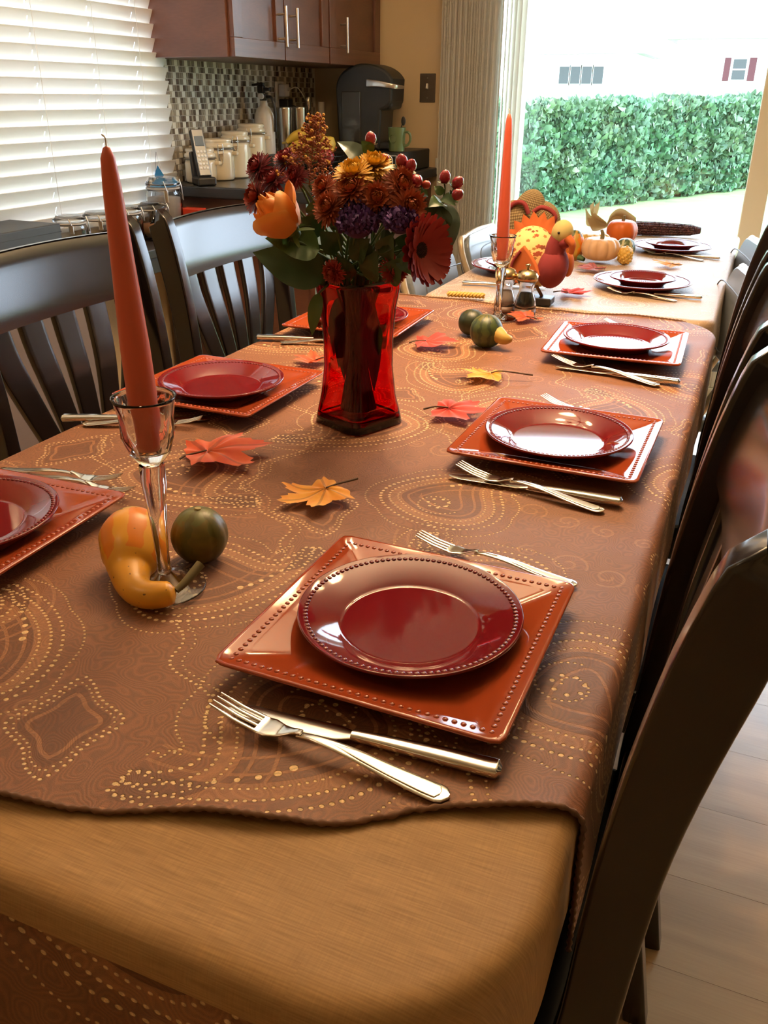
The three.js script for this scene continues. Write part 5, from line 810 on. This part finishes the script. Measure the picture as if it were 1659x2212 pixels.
// ---------------------------------------------------------------- gourds and pumpkins
{
  const yH = (px, py, h, base = CLOTH) => onY(px, py, base + h);
  const stripes = (a, b, c, n) => dataTex(256, 128, (u, v) => { const s = Math.sin(u * 6.283 * n + 1.5 * N(u * 8, v * 9, 2)), w = N(u * 12, v * 14, 4); return s > 0.55 + 0.3 * w ? b : v > 0.78 + 0.12 * w ? c : a.map((q, i) => q * (1 + 0.10 * w)); });
  const ribbed = (r, h, ribs, depth, dip = 0.25, n = 64) => gridGeo(n, 20, (u, v) => { const ph = v * Math.PI, a = u * Math.PI * 2, k = 1 - depth * (1 - Math.abs(Math.cos(a * ribs / 2)) ** 0.7) * Math.sin(ph) ** 0.6, rr = r * Math.sin(ph) ** 0.75 * k, y = h / 2 - h / 2 * Math.cos(ph) * (1 - dip * Math.exp(-(((ph - Math.PI) / 0.7) ** 2)) - 0.5 * dip * Math.exp(-((ph / 0.7) ** 2))); return [rr * Math.cos(a), y, -rr * Math.sin(a), u, v]; }, true);
  const stalk = mat([0.16, 0.13, 0.06], 0.85);
  const pumpkin = (name, label, cat, pos, geo, m, stemPts, sr = 0.004, sm = stalk, turn = 0) => { const g = thing(name, label, cat, [pos.x, pos.y, pos.z], turn); obj('body', geo, m, g); if (stemPts) obj('stalk', tube(stemPts, (t) => sr * lerp(1.25, 0.8, t), { seg: 8, n: 7 }), sm, g); return g; };
  // crookneck
  {
    const g = thing('crookneck_gourd', 'yellow and orange crookneck gourd with green blotched end by the candlestick', 'gourd'), bc = yH(288, 1168, 0.037), nk = yH(281, 1236, 0.0215), ax = V(nk.x - bc.x, 0, nk.z - bc.z).normalize(), P = [bc.clone().addScaledVector(ax, -0.037), bc.clone().addScaledVector(ax, -0.02), bc, bc.clone().lerp(nk, 0.55), nk, yH(290, 1268, 0.0165), yH(315, 1284, 0.015), yH(350, 1284, 0.0165), yH(379, 1277, 0.019)];
    const tex = dataTex(256, 512, (u, v) => { const w = N(u * 9, v * 12, 2), w2 = N(u * 5, v * 5, 9); if (v < 0.17 + 0.06 * w) return w2 + 0.7 * Math.sin(u * 44) > 0.1 ? [52, 66, 38] : [206, 172, 78]; const o = v < 0.42 + 0.1 * w && Math.sin(u * 38 + w) > -0.2; const c = o ? [222, 128, 26] : [222, 158, 44]; return N(u * 30, v * 40, 5) > 0.62 ? [120, 80, 30] : c.map((q) => q * (1 + 0.06 * w)); });
    const m = mat('#ffffff', 0.36, { map: tex, clearcoat: 0.2, clearcoatRoughness: 0.3 });
    const rr = prof([[0, 0.003], [0.03, 0.016], [0.07, 0.025], [0.125, 0.032], [0.25, 0.0368], [0.375, 0.0315], [0.5, 0.0215], [0.625, 0.0165], [0.75, 0.0148], [0.875, 0.0138], [0.96, 0.012], [1, 0.004]]);
    const body = sweep(P, (t) => { const r = rr(t); return [r, r]; }, { seg: 60, n: 40 }), pos = body.attributes.position;
    void pos; obj('body', body, m, g);
    const e = yH(381, 1276, 0.019); obj('stalk', tube([e, yH(400, 1258, 0.024), yH(434, 1218, 0.036)], (t) => lerp(0.0036, 0.0052, t), { seg: 10, n: 7 }), stalk, g);
  }
  const sq = yH(436, 1205, 0.0012); pumpkin('green_squash', 'round green and amber squash beside the near candlestick', 'squash', sq, ribbed(0.032, 0.058, 8, 0.05, -0.12), mat('#ffffff', 0.42, { map: stripes([100, 84, 30], [84, 78, 28], [92, 92, 42], 5) }), [[0, 0.056, 0], [0.001, 0.063, 0]], 0.0045, mat([0.35, 0.28, 0.12], 0.8), 0.7);
  const gA = yH(1018, 722, 0.0012), gB = yH(1049, 748, 0.0012);
  pumpkin('green_gourd', 'dark green gourd tucked behind the striped one', 'gourd', gA, ribbed(0.03, 0.052, 10, 0.02, -0.1), mat('#ffffff', 0.4, { map: stripes([44, 50, 26], [34, 42, 22], [60, 60, 30], 9) }), null);
  { const g = pumpkin('striped_gourd', 'green striped gourd with a yellow neck on the brown cloth', 'gourd', gB, ribbed(0.035, 0.064, 10, 0.02, -0.1), mat('#ffffff', 0.4, { map: stripes([66, 78, 38], [44, 56, 30], [96, 92, 44], 10) }), null); obj('neck', sweep([[0.026, 0.03, 0.008], [0.044, 0.024, 0.014], [0.054, 0.022, 0.004]], (t) => { const r = lerp(0.018, 0.007, t); return [r, r]; }, { seg: 8 }), mat([0.55, 0.36, 0.08], 0.5), g); }
  const F = (px, py) => onY(px, py, TOP + 0.002);
  pumpkin('pale_pumpkin', 'pale peach ribbed pumpkin in the far centrepiece', 'pumpkin', F(1294, 566), ribbed(0.062, 0.088, 10, 0.16, 0.35, 96), mat([0.66, 0.40, 0.22], 0.5), [[0, 0.066, 0], [0.002, 0.085, 0], [-0.003, 0.1, 0]], 0.006);
  pumpkin('orange_pumpkin', 'bright orange pumpkin behind the pale one', 'pumpkin', F(1340, 528), ribbed(0.055, 0.095, 9, 0.05, 0.25, 80), mat([0.70, 0.14, 0.015], 0.4), [[0, 0.082, 0], [0.002, 0.1, 0]], 0.006);
  pumpkin('orange_gourd', 'small orange gourd with a green base by the turkey', 'gourd', F(1238, 560), ribbed(0.032, 0.085, 8, 0.04, -0.2), mat('#ffffff', 0.4, { map: stripes([214, 122, 26], [196, 150, 60], [90, 100, 50], 4) }), [[0.022, 0.012, 0.024], [0.042, 0.007, 0.034]], 0.008, mat([0.05, 0.10, 0.03], 0.6));
  pumpkin('scalloped_squash', 'flat yellow scalloped squash at the back of the centrepiece', 'squash', F(1276, 543), ribbed(0.066, 0.07, 12, 0.2, 0.2, 96), mat([0.62, 0.36, 0.07], 0.45), null);
  pumpkin('mottled_gourd', 'green and cream mottled gourd beside the pale pumpkin', 'gourd', F(1348, 556), ribbed(0.033, 0.062, 8, 0.06, 0), mat('#ffffff', 0.4, { map: stripes([92, 100, 64], [190, 180, 140], [60, 72, 44], 6) }), null);
  { const g = thing('warty_gourd', 'small yellow warty gourd leaning on the mottled one', 'gourd', F(1348, 570).toArray()); const w = []; for (let i = 0; i < 70; i++) { const a = i * 2.4, y = 1 - (i + 0.5) / 35, k = Math.sqrt(1 - y * y); w.push(new THREE.IcosahedronGeometry(rnd(0.003, 0.006), 1).translate(0.022 * k * Math.cos(a), 0.026 + 0.026 * y, 0.022 * k * Math.sin(a))); } obj('body', ribbed(0.024, 0.054, 6, 0.05, 0), mat([0.62, 0.36, 0.06], 0.5), g); obj('warts', w, mat([0.66, 0.42, 0.1], 0.5), g); }
  // dried corn
  {
    const a = F(1366, 506), b = F(1511, 512), g = thing('dried_corn', 'dark purple dried corn cob with pale papery husk by the patio door', 'corn'), up = V(0, 0.024, 0), A = a.clone().add(up), B = b.clone().add(up), d = B.clone().sub(A), s = V(0, 1, 0).cross(d).normalize(), n2 = d.clone().normalize().cross(s).negate(), ks = [[], [], []];
    const rad = (t) => prof([[0, 0.022], [0.4, 0.0225], [0.85, 0.017], [1, 0.008]])(t);
    for (let i = 0; i < 46; i++) for (let k = 0; k < 15; k++) { const t = (i + 0.5) / 46, th = k / 15 * 6.283, r = rad(t), p = A.clone().addScaledVector(d, t).addScaledVector(s, Math.cos(th) * r).addScaledVector(n2, Math.sin(th) * r); ks[Math.floor(rnd(0, 3))].push(new THREE.IcosahedronGeometry(0.0046, 0).rotateX(rnd(0, 3)).translate(p.x, p.y, p.z)); }
    [[0.07, 0.02, 0.025], [0.10, 0.035, 0.04], [0.05, 0.014, 0.02]].forEach((c, i) => obj('kernels', ks[i], mat(c, 0.35), g)); obj('cob', tube([A, B], (t) => rad(t) * 0.95, { seg: 12, n: 12 }), mat([0.09, 0.03, 0.035], 0.7), g);
    const husk = mat([0.52, 0.36, 0.16], 0.8, { transmission: 0.2, thickness: 0 }), knot = F(1308, 500).add(V(0, 0.022, 0));
    const blade = (pts, w, tw) => { const c = new THREE.CatmullRomCurve3(pts); return gridGeo(4, 16, (u, v) => { const p = c.getPoint(v), k = (u - 0.5) * 2, q = w * (0.35 + Math.sin(Math.PI * Math.min(0.95, v * 0.9 + 0.05)) * 0.75) * (v > 0.8 ? (1 - v) * 5 * 0.9 + 0.1 : 1); return [p.x + k * q * Math.cos(tw + v * 1.6) * 0.4, p.y + k * q * Math.sin(tw + v * 1.6) + 0.2 * q * k * k, p.z + k * q * 0.7]; }); };
    for (let i = 0; i < 7; i++) { const th = i * 0.9; obj('husk_leaf', blade([A.clone().addScaledVector(d, 0.03).add(V(0, 0.022 * Math.sin(th), 0.022 * Math.cos(th))), A.clone().lerp(knot, 0.5).add(V(0, 0.026 * Math.sin(th) + 0.012, 0.026 * Math.cos(th))), knot.clone().add(V(0, 0.006 * Math.sin(th), 0.006 * Math.cos(th)))], 0.03, th), husk, g); }
    for (const [px, py, w] of [[1264, 452, 0.026], [1282, 436, 0.024], [1296, 434, 0.02], [1272, 470, 0.026], [1290, 455, 0.02]]) { const e = onZ(px, py, knot.z + rnd(-0.03, 0.03)); obj('husk_leaf', blade([knot, knot.clone().lerp(e, 0.45).add(V(-0.03, -0.014, 0.008)), e], w, rnd(0, 2)), husk, g); }
  }
  const br = thing('braided_cord', 'short golden braided cord lying at the edge of the brown cloth', 'cord'); { const a = F(967, 643), b = F(1045, 647); for (let k = 0; k < 3; k++) { const pts = []; for (let i = 0; i <= 30; i++) { const t = i / 30, p = a.clone().lerp(b, t), th = t * 22 + k * 2.094; pts.push(p.add(V(0, 0.010 + 0.0045 * Math.sin(th), 0.0065 * Math.cos(th)))); } obj('strand', tube(pts, 0.0034, { seg: 90, n: 7 }), mat([0.62, 0.40, 0.10], 0.6), br); } }
}
// ---------------------------------------------------------------- cloth leaves
{
  const half = [[0, 1.0], [6, 0.84], [10, 0.88], [15, 0.72], [20, 0.72], [27, 0.52], [36, 0.70], [40, 0.82], [46, 0.80], [51, 1.0], [57, 0.80], [62, 0.84], [69, 0.66], [80, 0.50], [92, 0.60], [98, 0.66], [104, 0.62], [110, 0.78], [118, 0.56], [130, 0.50], [145, 0.36], [160, 0.32], [172, 0.22], [180, 0.12]];
  const rAt = (deg) => prof(half)(Math.abs(deg));
  const leafTex = (a, b) => dataTex(256, 256, (u, v) => { const x = u * 2 - 1, y = v * 2 - 1, th = Math.atan2(x, y) * 180 / Math.PI; let vein = 0; for (const q of [0, 51, -51, 108, -108]) { const dd = Math.abs(((th - q + 540) % 360) - 180) * Math.hypot(x, y); if (dd < 1.5) vein = 1; } const k = 0.5 + 0.5 * N(u * 5, v * 5, 3), e = 0.5 + 0.5 * N(u * 22, v * 22, 7), c = a.map((q, i) => lerp(q, b[i], smooth(k * 0.8 + e * 0.3))); return vein ? c.map((q) => q * 0.82) : c; });
  const kinds = { orange: [[196, 52, 14], [212, 96, 26]], yellow: [[232, 172, 44], [226, 138, 26]], red: [[196, 34, 28], [214, 60, 40]], brown: [[150, 50, 24], [180, 74, 36]] }, mats = {};
  for (const k in kinds) mats[k] = mat('#ffffff', 0.72, { map: leafTex(...kinds[k]), transmission: 0.18, thickness: 0 });
  const leaf = (kind, label, base, px, py, size, turn, curl, stemLen = 0.5, squash = 0.85) => {
    const p = onY(px, py, base + 0.006), g = thing('autumn_leaf', label, 'leaf', [p.x, base + 0.0015, p.z], turn, 'fabric autumn leaves scattered on the table'), sd = px * 0.13 + py;
    const yy = (x, z) => 0.0035 + curl * (0.5 * (0.5 + N(x / size * 1.3 + sd, z / size * 1.3, 1)) + 0.35 * (x * x + z * z) / (size * size)) + 0.05 * curl * Math.cos(9 * Math.atan2(x, z));
    obj('blade', gridGeo(144, 10, (u, v) => { const d = u * 360 - 180, r = rAt(d) * v * size, x = r * Math.sin(d * Math.PI / 180) * squash, z = -r * Math.cos(d * Math.PI / 180); return [x, Math.max(0.001, yy(x, z)), z, 0.5 + 0.5 * x / size, 0.5 - 0.5 * z / size]; }), mats[kind], g);
    obj('stalk', tube([[0, yy(0, 0) + 0.0005, 0], [0.004, yy(0, size * 0.3) + 0.001, size * 0.3], [0.012, 0.009, size * (0.3 + stemLen)]], (t) => 0.0011 + 0.0006 * t, { seg: 10, n: 6 }), mat([0.10, 0.055, 0.03], 0.8), g);
    return g;
  };
  leaf('orange', 'orange red fabric maple leaf beside the near candlestick', CLOTH, 448, 985, 0.0978, -0.9, 0.028, 0.1);
  leaf('yellow', 'golden yellow fabric maple leaf with a short dark stalk near the vase', CLOTH, 705, 1065, 0.0713, 2.5, 0.016, 0.45);
  leaf('red', 'bright red fabric maple leaf touching the middle charger plate', CLOTH, 968, 890, 0.0713, -1.5, 0.022, 0.25);
  leaf('red', 'bright red fabric maple leaf beside the red vase', CLOTH, 920, 742, 0.0713, -1.2, 0.02, 0.2);
  leaf('yellow', 'golden yellow fabric maple leaf with a long dark stalk', CLOTH, 1060, 813, 0.0667, 1.75, 0.02, 0.85);
  leaf('orange', 'orange fabric maple leaf beside the pepper mill', CLOTH, 1137, 690, 0.0633, 0.9, 0.02, 0.1);
  leaf('red', 'bright red fabric maple leaf beside the turkey stand', TOP, 1228, 634, 0.0667, -1.4, 0.02, 0.3);
  leaf('brown', 'rusty brown fabric maple leaf below the pale pumpkin', TOP, 1285, 583, 0.069, 1.3, 0.02, 0.1);
  leaf('yellow', 'bright yellow fabric maple leaf between the two far plates', TOP, 1450, 574, 0.069, 1.2, 0.018, 0.1);
  leaf('orange', 'small orange fabric leaf between the charger and the vase', CLOTH, 682, 781, 0.0517, 1.5, 0.018, 0.3);
}
// ---------------------------------------------------------------- mills
{
  const glass = mat('#ffffff', 0.0, { transmission: 1, thickness: 0.01, ior: 1.5 }), brass = mat([0.62, 0.46, 0.26], 0.22, { metalness: 1 }), wood = mat([0.12, 0.055, 0.03], 0.5);
  const mill = (label, p, cont, knob) => {
    const g = thing('spice_mill', label, 'mill', [p.x, CLOTH + 0.0012, p.z]);
    obj('base', lathe([[0, 0], [0.0255, 0], [0.026, 0.003], [0.0255, 0.014], [0, 0.014]]), wood, g);
    obj('glass', lathe([[0, 0.0145], [0.0255, 0.0145], [0.026, 0.022], [0.024, 0.034], [0.0178, 0.052], [0.0165, 0.058], [0.019, 0.068], [0.0235, 0.078], [0.0222, 0.078], [0.0175, 0.068], [0.015, 0.058], [0.0163, 0.051], [0.0222, 0.034], [0.024, 0.022], [0.0235, 0.018], [0, 0.018]]), glass, g);
    obj('contents', lathe([[0, 0.019], [0.0226, 0.0195], [0.0208, 0.034], [0.0155, 0.049], [0, 0.05]]), cont, g);
    obj('cap', lathe([[0, 0.0785], [0.0255, 0.0785], [0.0272, 0.084], [0.0262, 0.092], [0.02, 0.101], [0.008, 0.105], [0, 0.1055]]), brass, g);
    obj('knob', lathe([[0.003, 0.105], [0.0035, 0.109], [0.006, 0.112], [0.0065, 0.117], [0, 0.1185]], 16), brass, g); void knob;
  };
  mill('glass pepper mill with bronze dome cap and black peppercorns', T(1133, 678), mat([0.015, 0.013, 0.012], 0.8)); mill('glass salt mill with bronze dome cap and pale salt', T(1089, 672), mat([0.62, 0.52, 0.46], 0.9));
}
// ---------------------------------------------------------------- fabric turkey on its stand
{
  const b = onY(1166, 658, TOP + 0.002), g = thing('turkey_figure', 'stuffed fabric turkey with plaid tail on a black stand', 'turkey figure'), z0 = b.z - 0.005, at = (px, py, dz = 0) => onZ(px, py, z0 + dz);
  const burg = mat([0.20, 0.02, 0.022], 0.9), felt = mat([0.44, 0.105, 0.022], 0.95), headM = mat([0.42, 0.33, 0.12], 0.9), blackM = mat([0.012, 0.012, 0.014], 0.4), stick = mat([0.25, 0.13, 0.06], 0.6);
  const plaid = mat('#ffffff', 0.95, { map: dataTex(128, 128, (u, v) => { const a = (Math.sin(u * 50) > 0.2 ? 1 : 0) + (Math.sin(v * 50) > 0.2 ? 1 : 0); return [[150, 132, 96], [112, 92, 58], [84, 62, 36]][a]; }, { repeat: [2, 2] }) });
  const print = mat('#ffffff', 0.9, { map: canvasTex(512, 512, (c, S) => { c.fillStyle = 'rgb(226,186,120)'; c.fillRect(0, 0, S, S); let q = 77; const r = () => (q = (q * 16807) % 2147483647) / 2147483647; for (let i = 0; i < 190; i++) { const x = r() * S, y = r() * S, s = 8 + r() * 6, rot = r() * 6.28; c.fillStyle = ['rgb(150,70,40)', 'rgb(120,60,30)', 'rgb(150,104,50)'][i % 3]; c.beginPath(); for (let k = 0; k <= 30; k++) { const a = k / 30 * 6.283, rr = s * (0.62 + 0.38 * Math.abs(Math.cos(a * 2.5))); c.lineTo(x + Math.cos(a + rot) * rr, y + Math.sin(a + rot) * rr); } c.fill(); } }) });
  const egg = (p, rx, ry, rz, m, name, turn = 0) => obj(name, new THREE.SphereGeometry(1, 32, 22).scale(rx, ry, rz).rotateZ(turn).translate(p.x, p.y, p.z), m, g);
  obj('stand_base', rbox(0.058, 0.018, 0.05, 0.003, b.x, TOP + 0.011, z0 - 0.01), blackM, g);
  const body = at(1150, 556, -0.045); obj('stand_post', tube([V(b.x, TOP + 0.02, z0 - 0.012), V(body.x + 0.012, body.y - 0.05, z0 - 0.02)], 0.0045, { seg: 2, n: 10 }), stick, g);
  egg(body, 0.064, 0.078, 0.064, print, 'body', 0.12);
  const lobe = (px, py, rx, ry, turn, dz, m, name) => { const p = at(px, py, dz); return obj(name, gridGeo(40, 20, (u, v) => { const ph = v * Math.PI, a = u * 6.283, k = 1 - 0.05 * Math.abs(Math.sin(a * 5)) * Math.sin(ph); return [rx * Math.sin(ph) * Math.cos(a) * k, ry * Math.cos(ph), -0.022 * Math.sin(ph) * Math.sin(a), u * 3, v * 2]; }, true).rotateZ(turn).translate(p.x, p.y, p.z), m, g); };
  lobe(1116, 505, 0.045, 0.085, 0.18, -0.10, plaid, 'tail_feather'); lobe(1140, 468, 0.045, 0.07, -0.25, -0.125, plaid, 'tail_feather'); lobe(1172, 474, 0.05, 0.045, -0.7, -0.13, plaid, 'tail_feather'); lobe(1098, 560, 0.032, 0.07, 0.25, -0.09, plaid, 'tail_feather'); lobe(1180, 510, 0.05, 0.045, -0.9, -0.12, plaid, 'tail_feather');
  const trim = (pts) => obj('tail_trim', tube(pts.map(([x, y]) => at(x, y, -0.085)), 0.006, { seg: 24, n: 7 }), burg, g);
  trim([[1092, 490], [1098, 455], [1113, 438], [1132, 440], [1142, 462]]); trim([[1152, 458], [1170, 448], [1192, 456], [1200, 470], [1194, 482]]);
  // felt ruff: pointed collar round the back of the body
  { const c = at(1156, 545, -0.066), N2 = 15; obj('felt_ruff', gridGeo(N2 * 4, 3, (u, v) => { const a = lerp(-0.75, 3.6, u), z = Math.abs(((u * N2) % 1) - 0.5) * 2, R = lerp(0.062, 0.083 + 0.016 * (1 - z), v); return [c.x + Math.cos(a) * R * 0.96, c.y + Math.sin(a) * R * 1.06 - 0.004, c.z - 0.006 * v]; }), felt, g); }
  { const p = at(1134, 575, 0.012), s = new THREE.Shape(); s.moveTo(-0.036, -0.038); s.quadraticCurveTo(-0.034, 0.02, -0.004, 0.046); s.quadraticCurveTo(0.026, 0.02, 0.044, -0.016); s.quadraticCurveTo(0.02, -0.045, -0.036, -0.038); obj('wing', new THREE.ExtrudeGeometry(s, { depth: 0.008, bevelEnabled: true, bevelSize: 0.003, bevelThickness: 0.003, bevelSegments: 2 }).rotateY(-0.25).translate(p.x, p.y, p.z), felt, g); obj('wing_band', tube([at(1104, 606, 0.02), at(1106, 570, 0.022), at(1124, 542, 0.022)], 0.004, { n: 7 }), burg, g); }
  { const p = at(1228, 572, -0.05); obj('wing', new THREE.SphereGeometry(1, 16, 12).scale(0.014, 0.03, 0.02).translate(p.x, p.y, p.z), felt, g); }
  egg(at(1194, 578, 0.0), 0.038, 0.052, 0.04, burg, 'breast', -0.2);
  obj('neck', tube([at(1197, 560, 0.0), at(1201, 535, 0.005), at(1210, 512, 0.008)], (t) => lerp(0.028, 0.022, t), { n: 16 }), burg, g);
  egg(at(1215, 503, 0.008), 0.0265, 0.031, 0.026, headM, 'head', -0.15); egg(at(1222, 522, 0.010), 0.021, 0.016, 0.024, burg, 'cheek', 0.5);
  obj('beak', tube([at(1226, 514, 0.026), at(1236, 528, 0.03), at(1234, 548, 0.026)], (t) => lerp(0.0115, 0.006, t), { n: 12 }), felt, g);
  for (const dz of [0.034]) egg(at(1207, 503, dz), 0.0032, 0.0032, 0.0026, blackM, 'eye');
}
renderer.render(scene, camera);
